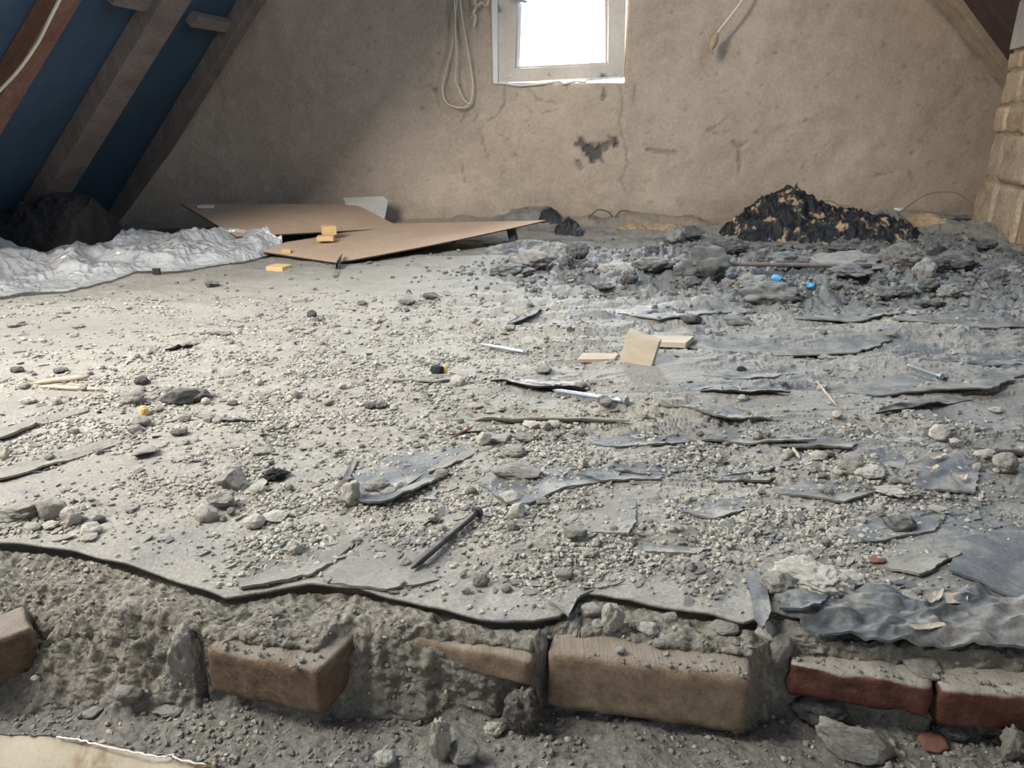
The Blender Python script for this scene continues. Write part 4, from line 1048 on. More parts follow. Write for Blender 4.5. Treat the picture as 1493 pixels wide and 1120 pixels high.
grit('mortar_grit', 28000, 31, M['grit_pale'], 'pale mortar grit strewn over the dusty felt', 0.0016, 0.0082, samp_floor(1.3, 0.05))
grit('grey_grit', 13000, 32, M['grit_grey'], 'grey grit strewn over the dusty felt', 0.0016, 0.0065, samp_floor(1.1, 0.09))
grit('rubble_grit', 5000, 33, M['dark'], 'dark grit between the clods of the rubble heap', 0.004, 0.016, samp_floor(1.0, 0.03, False, (350, 470)))
grit('rubble_gravel', 2200, 35, M['grit_grey'], 'grey gravel on the rubble heap', 0.004, 0.018, samp_floor(1.0, 0.03, False, (350, 470)))


def flakes(name, n, seed, m, label, smin, smax, base, pyr=(430, 900)):
    r = np.random.RandomState(seed); x, y, z, sc_ = samp_floor(1.0, base, True, pyr)(r, n, smin, smax); n = len(x)
    a = np.linspace(0, 2 * np.pi, 7)[:-1]; th_ = r.uniform(0, 6.28, n) * 0.35
    rad = r.uniform(.55, 1.1, (n, 6)); lx_, ly_ = np.cos(a) * rad, np.sin(a) * rad * r.uniform(.3, .7, n)[:, None]
    X_ = (lx_ * np.cos(th_)[:, None] - ly_ * np.sin(th_)[:, None]) * sc_[:, None] / 2; Y_ = (lx_ * np.sin(th_)[:, None] + ly_ * np.cos(th_)[:, None]) * sc_[:, None] / 2
    tx, ty = r.normal(0, .16, n)[:, None], r.normal(.05, .22, n)[:, None]
    Z_ = X_ * tx + Y_ * ty; T_ = np.stack([X_ + x[:, None], Y_ + y[:, None], Z_ + (z + .0022)[:, None]], -1); B_ = T_ - np.array([0, 0, .002])
    V = np.concatenate([T_, B_], 1); Fc = []
    tri = [(0, i, i + 1) for i in range(1, 5)] + [(6, 7 + i, 6 + i) for i in range(1, 5)]
    for i in range(6): j_ = (i + 1) % 6; tri += [(i, 6 + i, 6 + j_), (i, 6 + j_, j_)]
    Fc = (np.array(tri)[None] + (np.arange(n) * 12)[:, None, None]).reshape(-1, 3)
    return tag(put(name, mesh_np(name, V.reshape(-1, 3), Fc, m, False)), label, 'felt flakes', kind='stuff')


flakes('felt_flakes', 2600, 41, M['felt'], 'small grey flakes of torn felt scattered through the dust', .004, .026, .22)
flakes('dusty_flakes', 2200, 42, M['felt_dust'], 'small dusty chips scattered over the floor', .004, .020, .25)
flakes('dark_flakes', 1500, 43, M['dark'], 'small dark slivers scattered over the floor', .004, .020, .40, (415, 700))


def samp_bed(r, n, smin, smax):
    x = r.uniform(-0.7, 0.7, n * 2); y = ylip(x) + (edge_y(x / 0.62) - 0.02 - ylip(x)) * r.rand(n * 2)
    k = r.rand(n * 2) < np.clip(0.45 + 0.7 * fbm(x * 12, y * 12, o=3), 0.05, 1); x, y = x[k][:n], y[k][:n]
    s_ = smin + (smax - smin) * r.rand(len(x)) ** 3
    return x, y, bedh(x, y), s_


def samp_block(r, n, smin, smax):
    px = np.concatenate([r.uniform(800, 1098, n), r.uniform(300, 470, n // 2), r.uniform(1155, 1490, n)]); f_ = (px - 800) / 298
    py = np.where(px < 600, 946 + (px - 296) * .206, np.where(px < 1120, 953 + f_ * 37, 970 + (px - 1152) * .13)) - r.uniform(4, 34, len(px)) * r.rand(len(px)) ** .5
    q = np.array([P(a, b_, -0.014 if a < 1120 else -0.021) for a, b_ in zip(px, py)])
    return q[:, 0], q[:, 1], q[:, 2] - .0006, smin + (smax - smin) * r.rand(len(px)) ** 3


grit('block_grit', 110, 37, M['grit_grey'], 'grey crumbs on top of the timber blocks and bricks', 0.0012, 0.006, samp_block)
grit('ledge_grit', 3600, 34, M['grit_grey'], 'grey brown grit on the mortar bed and ledge', 0.0012, 0.0065, samp_bed)
grit('ledge_sand', 700, 36, M['grit_pale'], 'pale crumbs on the mortar bed and ledge', 0.0012, 0.006, samp_bed)


# ------------------------------------------------------------------ torn felt scraps
def scrap(name, poly, m, label, lift=0.0, front=1.0, cat='felt scrap', th=0.003, zoff=0.002, curl=0.0, rings=9, spokes=72, seed=0, wrinkle=0.0012, z0=None, jag=0.05, fold=0.0):
    """star shaped sheet lying on the ground; lift raises the edge (towards the viewer for front=1, at the back for -1, all round for 0)"""
    pts = np.array([(P(*q, z0) if z0 is not None else P(*q))[:2] for q in poly])
    c_ = pts.mean(0); R = max(np.ptp(pts[:, 0]), np.ptp(pts[:, 1])); asp = max(np.ptp(pts[:, 1]), 1e-4) / max(np.ptp(pts[:, 0]), 1e-4)
    A = np.linspace(0, 2 * np.pi, spokes, endpoint=False); rad = []
    for a in A:
        d = np.array([math.cos(a), math.sin(a) * asp]); best = 0
        for i in range(len(pts)):
            p0 = pts[i] - c_; e_ = pts[(i + 1) % len(pts)] - pts[i]
            den = d[0] * e_[1] - d[1] * e_[0]
            if abs(den) < 1e-12: continue
            t = (p0[0] * e_[1] - p0[1] * e_[0]) / den; s_ = (p0[0] * d[1] - p0[1] * d[0]) / den
            if t > 0 and -1e-6 <= s_ <= 1 + 1e-6: best = max(best, t)
        rad.append(best)
    rad = np.array(rad); rad = np.where(rad > 0, rad, np.median(rad))
    rad = rad * (1 + jag * fbm(np.cos(A) * 5 + seed, np.sin(A) * 5 + seed * 1.7, o=3))
    fr_ = np.linspace(0, 1, rings + 1)[1:]
    xs_ = np.concatenate([[c_[0]], (c_[0] + fr_[:, None] * rad * np.cos(A)).ravel()]); ys_ = np.concatenate([[c_[1]], (c_[1] + fr_[:, None] * rad * np.sin(A) * asp).ravel()])
    k = np.concatenate([[0], np.repeat(fr_, spokes)]); an = np.concatenate([[0], np.tile(np.sin(A), rings)])
    rx_ = np.concatenate([[0], np.tile(np.cos(A), rings)])
    if z0 is None:
        gg = ground(xs_, ys_); Bm = np.stack([np.ones_like(xs_), xs_ - c_[0], ys_ - c_[1]], -1); cf = np.linalg.lstsq(Bm, gg, rcond=None)[0]
        res = gg - Bm @ cf; gz = Bm @ cf + 0.35 * res + np.percentile(res, 50) * 0.65
    else: gz = np.full(len(xs_), z0)
    e_ = k ** 2 * (np.clip(-an * front, 0, 1) if front else 1.0) * (1 + 0.5 * pn(rx_ * 2 + seed, an * 2))
    zs_ = gz + zoff + lift * e_ + curl * k ** 2 * np.abs(rx_) + wrinkle * fbm(xs_ * 45 + seed, ys_ * 45, o=3) + fold * (0.45 - billow(xs_ * 10 + ys_ * 8 + seed, ys_ * 22 - xs_ * 5, 3))
    top = np.stack([xs_, ys_, zs_], -1); bot = top - np.array([0, 0, th])
    n = len(xs_); V = np.concatenate([top, bot]); Fc = []
    I = lambda r_, s_: 1 + r_ * spokes + s_ % spokes
    for s_ in range(spokes):
        Fc.append([0, I(0, s_), I(0, s_ + 1)]); Fc.append([n, n + I(0, s_ + 1), n + I(0, s_)])
        for r_ in range(rings - 1):
            a, b_, c2, d = I(r_, s_), I(r_ + 1, s_), I(r_ + 1, s_ + 1), I(r_, s_ + 1)
            Fc.append([a, b_, c2, d]); Fc.append([n + d, n + c2, n + b_, n + a])
        a, b_ = I(rings - 1, s_), I(rings - 1, s_ + 1); Fc.append([a, n + a, n + b_, b_])
    org = np.array([c_[0], c_[1], float(gz[0])])
    o = put(name, mesh_np(name, V - org, Fc, M[m], True), None, org)
    e2 = o.modifiers.new('edge', 'EDGE_SPLIT'); e2.split_angle = math.radians(50)
    return tag(o, label, cat)


SC = [
    ([(334, 869), (400, 856), (456, 848), (531, 786), (505, 782), (430, 812)], 'felt_dust', 'narrow tongue of dusty felt along the near split in the sheet', dict(lift=.004)),
    ([(468, 855), (534, 790), (600, 800), (640, 850), (560, 865)], 'felt_dust', 'dusty felt sheet corner right of the near split', dict(lift=.003)),
    ([(494, 735), (520, 692), (560, 668), (640, 658), (690, 655), (655, 690), (610, 722), (560, 740)], 'felt_blue', 'bluish grey felt flap with raised front edge, left of the centre slab', dict(lift=.011)),
    ([(700, 712), (712, 690), (760, 684), (832, 688), (906, 690), (900, 706), (820, 722), (775, 742), (735, 742)], 'felt_blue', 'pointed bluish felt piece under the long flat slab', dict(lift=.003)),
    ([(712, 563), (760, 555), (820, 552), (880, 556), (845, 564), (780, 570)], 'felt_black', 'dark brown lifted felt sliver behind the bright nail', dict(lift=.014)),
    ([(618, 602), (680, 598), (760, 602), (830, 610), (920, 620), (800, 616), (700, 611)], 'felt_dust', 'long thin felt strip with a black split beneath, centre', dict(lift=.010)),
    ([(970, 634), (1040, 622), (1110, 628), (1190, 640), (1110, 648), (1040, 642)], 'felt', 'long grey felt layer with a dark front edge, right of centre', dict(lift=.008)),
    ([(1105, 642), (1190, 628), (1260, 640), (1240, 654), (1160, 652)], 'felt', 'grey felt layer overlapping the dark edged one at its right', dict(lift=.009)),
    ([(1262, 612), (1330, 592), (1390, 580), (1420, 586), (1340, 604)], 'felt_black', 'curved lifted felt crack with black gap at the right', dict(lift=.010)),
    ([(985, 572), (1050, 566), (1120, 574), (1155, 580), (1080, 584)], 'felt_black', 'thin black felt sliver right of the bright nail', dict(lift=.008)),
    ([(1020, 694), (1060, 682), (1140, 690), (1120, 702), (1050, 702)], 'felt', 'small grey felt flap in the right gravel with white lifted lip', dict(lift=.006)),
    ([(885, 690), (950, 688), (948, 697), (900, 696)], 'felt', 'dark felt chip right of the pointed bluish piece', dict(lift=.005)),
    ([(1085, 842), (1104, 838), (1118, 870), (1122, 905), (1112, 934), (1098, 915), (1094, 875)], 'felt_blue', 'twisted dark felt strip hanging over the gap in the edge', dict(lift=.002, zoff=.006)),
    ([(1130, 880), (1230, 872), (1330, 868), (1440, 872), (1560, 890), (1600, 930), (1480, 948), (1380, 946), (1290, 944), (1200, 930), (1140, 906)], 'felt_blue', 'large crumpled dark felt sheet hanging over the red bricks', dict(lift=-.004, wrinkle=.003, zoff=.006, rings=30, spokes=200, fold=.020)),
    ([(1132, 908), (1150, 874), (1215, 872), (1190, 906), (1165, 912)], 'felt_blue', 'folded slate coloured felt triangle on the large crumpled sheet', dict(lift=.006, zoff=.012)),
    ([(735, 478), (775, 455), (803, 441), (806, 446), (780, 468)], 'felt_blue', 'flat felt strip with a dark right edge in the middle distance', dict(lift=.010)),
    ([(240, 522), (262, 508), (300, 498), (302, 502), (268, 516)], 'felt_black', 'dark upturned sliver left of centre, middle distance', dict(lift=.010)),
    ([(1262, 664), (1290, 660), (1322, 674), (1316, 690), (1280, 688)], 'felt_blue', 'smooth slate coloured flake beside the broad grey slab', dict(lift=.006, front=-1)),
    ([(870, 745), (928, 728), (926, 770), (916, 792), (860, 788)], 'felt_dust', 'smooth grey felt patch bounded by a crack, near centre right', dict(lift=.003)),
    ([(905, 790), (960, 800), (1040, 806), (1010, 815), (930, 810)], 'felt', 'grey felt patch under the near right gravel', dict(lift=.002)),
    ([(-40, 646), (40, 618), (122, 604), (128, 608), (60, 626), (0, 648)], 'felt_dust', 'dusty felt layer with thin black edge at the left', dict(lift=.007)),
    ([(-30, 700), (60, 672), (165, 646), (180, 652), (90, 680), (0, 706)], 'felt_dust', 'dusty felt fold running in from the left edge', dict(lift=.005)),
    ([(1390, 800), (1480, 768), (1580, 800), (1600, 880), (1480, 890), (1380, 850)], 'felt_blue', 'broad smooth slate grey felt sheet at the near right corner', dict(lift=.003, wrinkle=.0006)),
    ([(1335, 712), (1345, 680), (1395, 676), (1425, 700), (1420, 722)], 'felt_blue', 'dark felt hump flecked with tan paper at the right', dict(lift=.002, zoff=.003)),
    ([(276, 602), (300, 602), (350, 611), (392, 617), (340, 616), (300, 610)], 'felt_black', 'thin black splinter lying by the brown pebbles', dict(lift=.005)),
    ([(290, 493), (320, 488), (348, 491), (330, 495)], 'felt_blue', 'bluish flat chip in the left middle distance', dict(lift=.006)),
    ([(486, 402), (492, 386), (500, 380), (496, 396), (490, 404)], 'felt_black', 'dark curled strip standing at the front corner of the fibreboard', dict(lift=.03, front=-1)),
    ([(620, 695), (650, 672), (700, 655), (690, 668), (650, 690)], 'felt_dust', 'dusty felt strip beside the bluish flap, to its right', dict(lift=.004)),
    ([(500, 745), (492, 720), (515, 668), (522, 672), (508, 700), (505, 740)], 'felt_dust', 'thin upright felt edge left of the bluish flap', dict(lift=.004, front=0)),
    ([(1380, 648), (1430, 640), (1493, 655), (1560, 670), (1480, 672), (1420, 662)], 'felt', 'grey felt layer with black gap under the white ridge stone', dict(lift=.010)),
    ([(1040, 690), (1100, 668), (1160, 676), (1120, 690)], 'felt_blue', 'slate felt piece behind the small flap in the right gravel', dict(lift=.004)),
    ([(940, 568), (1010, 556), (1060, 566), (1000, 576)], 'felt_blue', 'bluish bare felt fold below the leaning wooden block', dict(lift=.006)),
    ([(840, 700), (900, 680), (1000, 684), (960, 702), (880, 712)], 'felt_blue', 'bluish felt sheet right of the long flat slab', dict(lift=.004)),
    ([(1210, 790), (1280, 756), (1380, 752), (1360, 782), (1270, 800)], 'felt_blue', 'flat slate felt under the lone dark grey stone', dict(lift=.002)),
    ([(830, 905), (845, 872), (870, 862), (840, 858), (800, 880)], 'felt_dust', 'upturned corner of felt at the notch in the near edge', dict(lift=.004)),
]
SC += [
    ([(990, 508), (1080, 494), (1200, 490), (1300, 500), (1250, 518), (1120, 522)], 'felt', 'wide grey felt layer in front of the yellow sand streak', dict(lift=.006)),
    ([(1180, 566), (1330, 545), (1500, 556), (1440, 580), (1280, 582)], 'felt', 'wide grey felt layer behind the curved lifted crack', dict(lift=.008)),
    ([(1000, 545), (1100, 530), (1190, 544), (1090, 556)], 'felt_blue', 'slate felt layer right of the wooden block, in front of the black pebble', dict(lift=.006)),
    ([(1290, 478), (1400, 464), (1520, 472), (1430, 488)], 'felt', 'grey felt layer behind the yellow sand at the right edge', dict(lift=.008)),
    ([(1340, 524), (1450, 506), (1560, 525), (1440, 542)], 'felt_blue', 'dark felt layer around the half buried nail at the right edge', dict(lift=.005)),
    ([(950, 606), (1060, 590), (1160, 606), (1050, 620)], 'felt', 'grey felt layer in front of the thin black sliver', dict(lift=.008)),
    ([(860, 458), (1000, 442), (1100, 455), (960, 470)], 'felt', 'long grey felt layer in front of the rubble heap', dict(lift=.008)),
    ([(1150, 470), (1260, 450), (1360, 456), (1260, 476)], 'felt', 'grey felt layer before the heap, right of the slate coloured lump', dict(lift=.008)),
    ([(560, 560), (620, 548), (690, 552), (640, 566)], 'felt_dust', 'dusty felt layer left of the dark brown sliver', dict(lift=.005)),
    ([(840, 640), (960, 622), (1010, 640), (900, 652)], 'felt_blue', 'slate felt layer in front of the long thin split', dict(lift=.004)),
    ([(1120, 720), (1180, 700), (1290, 712), (1230, 736)], 'felt', 'grey felt layer in the gravel left of the white knobbly stones', dict(lift=.005)),
    ([(960, 745), (1040, 728), (1120, 742), (1040, 762)], 'felt', 'grey felt layer half under the near right gravel', dict(lift=.003)),
    ([(1260, 820), (1330, 800), (1400, 826), (1340, 850)], 'felt_dust', 'dusty felt fold right of the brick crumb', dict(lift=.004)),
]
for i, (pl, m_, lb, kw) in enumerate(SC):
    scrap('felt_scrap', pl, m_, lb, seed=3.1 * i + 1, **kw)
for pl, lb in [([(1352, 684), (1374, 680), (1376, 684), (1356, 689)], 'tan paper fleck, back one on the flecked felt hump'), ([(1352, 698), (1362, 694), (1366, 698), (1354, 706)], 'tan paper fleck, left front one on the flecked felt hump'),
               ([(1390, 706), (1408, 706), (1406, 712), (1398, 712)], 'tan paper fleck, right one on the flecked felt hump'), ([(1345, 890), (1372, 878), (1368, 892), (1352, 900)], 'tan paper scrap on the large crumpled felt sheet'),
               ([(1372, 884), (1408, 882), (1406, 896), (1376, 900)], 'second tan paper scrap on the large crumpled felt sheet, further right'), ([(1320, 934), (1372, 926), (1375, 934), (1330, 940)], 'tan torn lip at the front of the large crumpled felt sheet')]:
    scrap('paper_fleck', pl, 'plywood', lb, cat='paper scrap', zoff=.010, th=.0006, curl=.002, seed=len(lb))


# ------------------------------------------------------------------ slivers, nails, wooden block
def stick(name, a, b_, r, m, label, cat, za=0.004, zb=0.004, flat=0.5, taper=True):
    p, q = G(*a), G(*b_); p = P(*a, p[2] + za); q = P(*b_, q[2] + zb)
    pts = np.linspace(p, q, 9); pts[1:-1, :2] += cr.normal(0, r * 0.15, (7, 2))
    rad = r * (1 - 0.75 * np.linspace(-1, 1, 9) ** 4) if taper else np.full(9, r)
    me = tube_mesh(name, pts - pts[0], r, M[m], 6, radii=rad)
    o = put(name, me, None, pts[0]); return tag(o, label, cat)


stick('wood_sliver', (50, 559), (131, 549), .006, 'plywood', 'pale wooden sliver propped above dust at the left', 'sliver', .006, .012)
stick('wood_sliver', (56, 563), (152, 568), .004, 'plywood', 'thinner wooden sliver crossing below the propped one', 'sliver')
stick('wood_sliver', (655, 640), (690, 622), .002, 'redstone', 'thin reddish straw left of the cream pebbles', 'sliver')
stick('wood_sliver', (654, 634), (705, 628), .002, 'felt_black', 'thin black straw under the reddish one', 'sliver')
stick('wood_sliver', (575, 785), (600, 758), .0015, 'plywood', 'fine dry straw left of the dark nail', 'sliver')
stick('wood_sliver', (1155, 652), (1166, 668), .003, 'plywood', 'pale straw end in the right gravel', 'sliver')
stick('wood_sliver', (1190, 555), (1220, 592), .002, 'plywood', 'bent dry straw in the bare middle right', 'sliver')
stick('wood_sliver', (1010, 384), (1270, 388), .007, 'rafter', 'long brown lath half buried behind the rubble heap', 'lath', .05, .05, taper=False)
stick('wood_sliver', (612, 770), (640, 750), .0016, 'felt_black', 'fine dark straw beside the dark nail shaft', 'sliver')
stick('wood_sliver', (548, 740), (620, 690), .0016, 'felt_black', 'dark fibre along the front of the bluish flap', 'sliver')


def nail(name, tip, head, r, m, label, zt=0.003, zh=0.005, headr=1.9):
    p, q = G(*tip), G(*head); p = P(*tip, p[2] + zt + r); q = P(*head, q[2] + zh + r)
    root = tag(empty(name, p), label, 'nail')
    d = (q - p); L = np.linalg.norm(d)
    pts = np.array([p + d * t for t in (0, .05, .12, .3, .5, .7, .9, 1.0)]); rad = np.array([.25, .75, 1, 1, 1, 1, 1, 1]) * r
    keep_xf(put('shaft', tube_mesh('shaft', pts, r, M[m], 10, radii=rad)), root)
    n_ = d / L; hp = np.array([q, q + n_ * r * .15, q + n_ * r * .6, q + n_ * r * .75]); keep_xf(put('head', tube_mesh('head', hp, r, M[m], 14, radii=np.array([r * .9, r * headr, r * headr, r * headr * .9]))), root)
    return root


nail('nail', (600, 829), (695, 747), .0042, 'iron', 'long dark iron nail lying on the near felt, head to the upper right')
nail('nail', (806, 569), (912, 585), .0042, 'steel', 'bright steel nail right of centre, head to the right', .006, .004)
nail('nail', (697, 501), (768, 514), .0035, 'steel', 'bright thin nail behind, left of the leaning wooden block', .012, .004)
nail('nail', (1322, 532), (1372, 549), .0035, 'steel', 'greyish nail half buried near the right edge', .006, .004)

# leaning wooden block and the flat board behind it
g0 = G(903, 530); bl = P(902, 530, g0[2]); br = P(949, 537, g0[2] - 0.002)
tlp = at(915, 483, bl[1] + 0.012); trp = at(961, 499, br[1] + 0.014)
bk_ = np.array([0.010, 0.018, 0.002])
o = solid('wooden_block', hull_quad([bl, br, trp, tlp], [bl + bk_, br + bk_, trp + bk_ * 0.9, tlp + bk_ * 0.9]), M['plywood'], None, 0.001)
tag(o, 'pale square wooden block leaning on edge in the dust right of centre', 'wooden block')
pl = [P(925, 488, .018), P(1012, 490, .020), P(1000, 500, .018), P(950, 498, .014)]
o = solid('wooden_offcut', hull_quad(pl, [q - np.array([0, 0, .012]) for q in pl]), M['plywood'], None, 0.001)
tag(o, 'flat pale wooden offcut lying behind the leaning block', 'offcut')
pl = [P(850, 514, .010), P(902, 515, .008), P(896, 523, .006), P(842, 524, .006)]
o = solid('wood_chip', hull_quad(pl, [q - np.array([0, 0, .008]) for q in pl]), M['plywood'], None, 0.001)
tag(o, 'flat pale wood chip left of the leaning block', 'chip')


# ------------------------------------------------------------------ fibreboard sheets
def board(name, c4, m, label, bow=0.0, th=0.005, n=20, parent=None):
    c4 = [np.array(q) for q in c4]; V = []
    for j in range(n + 1):
        for i in range(n + 1):
            u_, v_ = i / n, j / n
            V.append((c4[0] * (1 - u_) + c4[1] * u_) * (1 - v_) + (c4[3] * (1 - u_) + c4[2] * u_) * v_ + np.array([0, 0, bow * 4 * u_ * (1 - u_) + bow * .6 * v_ * (1 - v_)]))
    V = np.array(V); k = len(V); V = np.concatenate([V, V - np.array([0, 0, th])])
    g = grid_faces(n + 1, n + 1); Fc = [list(map(int, q)) for q in g] + [list(map(int, (q + k)[::-1])) for q in g]
    rim = [i for i in range(n + 1)] + [n + (n + 1) * j for j in range(1, n + 1)] + [n * (n + 1) + i for i in range(n - 1, -1, -1)] + [(n + 1) * j for j in range(n - 1, 0, -1)]
    top = len(Fc)
    for i in range(len(rim)):
        a, b_ = rim[i], rim[(i + 1) % len(rim)]; Fc.append([a, a + k, b_ + k, b_])
    me = mesh_np(name, V - V[0], Fc, [M[m], M['board_edge']], True); me.polygons.foreach_set('material_index', np.array([0] * len(g) + [1] * (len(Fc) - len(g)), dtype=np.int32))
    fix_normals(me); o = put(name, me, None, V[0]); e2 = o.modifiers.new('edge', 'EDGE_SPLIT'); e2.split_angle = math.radians(54)
    return tag(o, label, 'fibreboard')


board('fibreboard_sheet', [at(490, 383, 2.62), at(797, 321, 3.02), at(570, 326, 3.32), at(352, 362, 2.78)], 'hardboard', 'large brown fibreboard sheet in front, its right corner raised off the floor', bow=-0.006)
board('fibreboard_sheet', [at(345, 345, 2.98), at(585, 332, 3.22), at(517, 297, 3.70), at(264, 297, 3.45)], 'hardboard', 'brown fibreboard sheet behind, tilted up towards the dark gable wall', bow=0.0)


def box_at(name, px, py, Y, wpx, hpx, dep, m, label, cat, rz=0.0, tilt=0.0):
    p = at(px, py, Y); s_ = depth(p) / F; w_, h_ = wpx * s_, hpx * s_
    o = solid(name, box_v(-w_ / 2, w_ / 2, 0, dep, 0, h_), M[m], None, 0.0015); o.location = p; o.rotation_euler = (0, tilt, rz)
    return tag(o, label, cat)


box_at('pine_block', 481, 343, 2.95, 20, 13, .06, 'pine', 'small yellow pine block sitting on the brown fibreboard', 'wooden block', .35)
box_at('pine_offcut', 474, 352, 2.88, 24, 7, .05, 'pine', 'flat yellow pine offcut in front of the pine block', 'offcut', .1)
box_at('pine_crumb', 418, 370, 2.72, 12, 6, .03, 'pine', 'tiny pine crumb near the front left of the fibreboard', 'offcut', .4)
box_at('pale_offcut', 299, 306, 3.40, 22, 6, .05, 'white', 'pale offcut on the far left corner of the back fibreboard', 'offcut', .2)
p = G(400, 396)
box_at('pale_offcut', 400, 396, p[1], 28, 7, .06, 'pine', 'pale yellow offcut on the floor beside the plastic sheet', 'offcut', -.3)
p = G(768, 362)
box_at('pale_offcut', 768, 362, p[1], 30, 10, .05, 'plywood', 'pale wooden offcut under the raised corner of the fibreboard', 'offcut', .15)
pl = [at(742, 352, 2.98), at(752, 350, 2.98), at(748, 332, 2.99), at(738, 334, 2.99)]
tag(solid('prop_stick', hull_quad(pl, [q + np.array([.01, .03, 0]) for q in pl]), M['felt_black'], None, .001), 'dark prop holding up the raised fibreboard corner', 'prop')
pl = [at(510, 318, 3.62), at(560, 325, 3.60), at(566, 292, 3.66), at(558, 286, 3.67), at(500, 288, 3.68)]
tag(solid('grey_slab', hull_quad(pl, [q + np.array([0, .012, 0]) for q in pl]), M['render'], None, .004), 'pale grey panel with rounded corner leaning behind the back fibreboard', 'slab')
pl = [at(148, 345, 3.05), at(192, 343, 3.05), at(196, 330, 3.05), at(150, 322, 3.05)]
tag(solid('board_end', hull_quad(pl, [q + np.array([-.25, .35, -.02]) for q in pl]), M['rafter'], None, .003), 'brown board end in the shade between sack and plastic', 'board')


# ------------------------------------------------------------------ mounds of sheet and rags
def mound(name, prof, Y, dep, m, label, cat, amp=0.02, freq=9, seed=0, base=None, nx=120, ny=60, ridged=True, p=0.7):
    """heap whose skyline is given in pixels at depth Y"""
    pr_ = np.array([at(a, b_, Y) for a, b_ in prof]); x0, x1 = pr_[0, 0], pr_[-1, 0]
    X_, T = np.meshgrid(np.linspace(x0, x1, nx), np.linspace(-1, 1, ny)); Y_ = Y + T * dep
    g = ground(X_, np.minimum(Y_, YW)); top = np.interp(X_, pr_[:, 0], pr_[:, 2])
    sh = np.clip(1 - np.abs(T) ** 2, 0, 1) ** p * np.clip(np.minimum((X_ - x0), (x1 - X_)) / (0.06 * (x1 - x0)), 0, 1) ** 0.6
    n_ = fbm(X_ * freq + seed, Y_ * freq * 1.4, o=4)
    if ridged: n_ = 0.6 - 1.3 * billow(X_ * freq * .8 + seed, Y_ * freq + seed, 4)
    Z_ = g - .012 + np.clip(top - g, 0.004, None) * sh + amp * n_ * np.clip(sh * 1.5, 0, 1)
    Z_ = np.maximum(Z_, g - .014)
    yy = np.minimum(Y_ + 0.25 * amp * fbm(X_ * freq * 2, Z_ * freq * 4, o=3), YW - .012)
    X_ = np.maximum(X_, SX0 + SK * Z_ + 0.015)
    org = np.array([(x0 + x1) / 2, Y, float(g.mean())])
    o = put(name, mesh_np(name, np.stack([X_, yy, Z_], -1).reshape(-1, 3) - org, grid_faces(ny, nx), M[m], True), None, org)
    return tag(o, label, cat)


mound('felt_heap', [(1060, 335), (1085, 315), (1110, 295), (1125, 285), (1140, 282), (1158, 270), (1172, 283), (1195, 297), (1212, 305), (1250, 308), (1275, 330)], 3.30, .20, 'heap', 'heap of torn black and tan felt piled against the gable wall', 'felt heap', amp=.065, freq=15, seed=3)
mound('felt_heap', [(1150, 345), (1180, 325), (1215, 312), (1250, 308), (1280, 312), (1310, 318), (1330, 330)], 3.10, .14, 'heap', 'low torn felt heap in front of the tall black and tan one', 'felt heap', amp=.04, freq=17, seed=8)
mound('fibre_lump', [(1236, 330), (1250, 312), (1275, 304), (1300, 301), (1312, 310), (1330, 330)], 3.25, .12, 'fluff', 'fuzzy dark grey fibre lump right of the felt heap', 'fibre lump', amp=.014, freq=18, seed=12, ridged=False)
mound('cardboard_scrap', [(1300, 330), (1325, 318), (1355, 308), (1370, 312), (1385, 325)], 3.42, .12, 'tan', 'crumpled tan cardboard scrap between fibre lump and black roll', 'cardboard', amp=.014, freq=14, seed=15)
mound('felt_roll', [(1352, 328), (1362, 315), (1390, 311), (1415, 309), (1440, 312), (1455, 325)], 3.44, .07, 'felt_black', 'flat black felt roll running behind the chimney foot', 'felt roll', amp=.004, freq=8, seed=18, ridged=False)
mound('fibre_roll', [(695, 325), (720, 315), (745, 304), (775, 297), (800, 299), (815, 308), (830, 325)], 3.62, .12, 'fluff', 'grey fibre roll lying against the wall below the window', 'fibre roll', amp=.014, freq=10, seed=21, ridged=False)
mound('felt_scrap', [(782, 312), (792, 301), (803, 298), (812, 303), (820, 314)], 3.58, .07, 'felt_black', 'black felt scrap on the grey fibre roll', 'felt scrap', amp=.006, freq=14, seed=24)
mound('felt_scrap', [(808, 332), (818, 320), (828, 314), (840, 322), (850, 332)], 3.42, .07, 'felt_black', 'black crumpled scrap at the right end of the grey fibre roll', 'felt scrap', amp=.02, freq=20, seed=27)
mound('rubbish_sack', [(-15, 330), (5, 312), (40, 288), (80, 279), (115, 281), (135, 292), (148, 310), (152, 345)], 2.85, .22, 'sack', 'black rubbish sack slumped in the dark under the rafters', 'sack', amp=.03, freq=9, seed=30)
mound('plaster_crumbs', [(890, 330), (920, 322), (945, 326), (975, 322), (1000, 328), (1060, 330)], 3.66, .09, 'tan', 'strip of fallen tan plaster along the foot of the wall', 'plaster', amp=.016, freq=24, seed=33)
# dark cloth in the shade under the raised board
mound('blue_rag', [(700, 362), (735, 354), (765, 349), (800, 350), (835, 356), (850, 362)], 2.84, .08, 'felt_blue', 'bluish rag of felt under the raised fibreboard corner', 'rag', amp=.02, freq=14, seed=36)

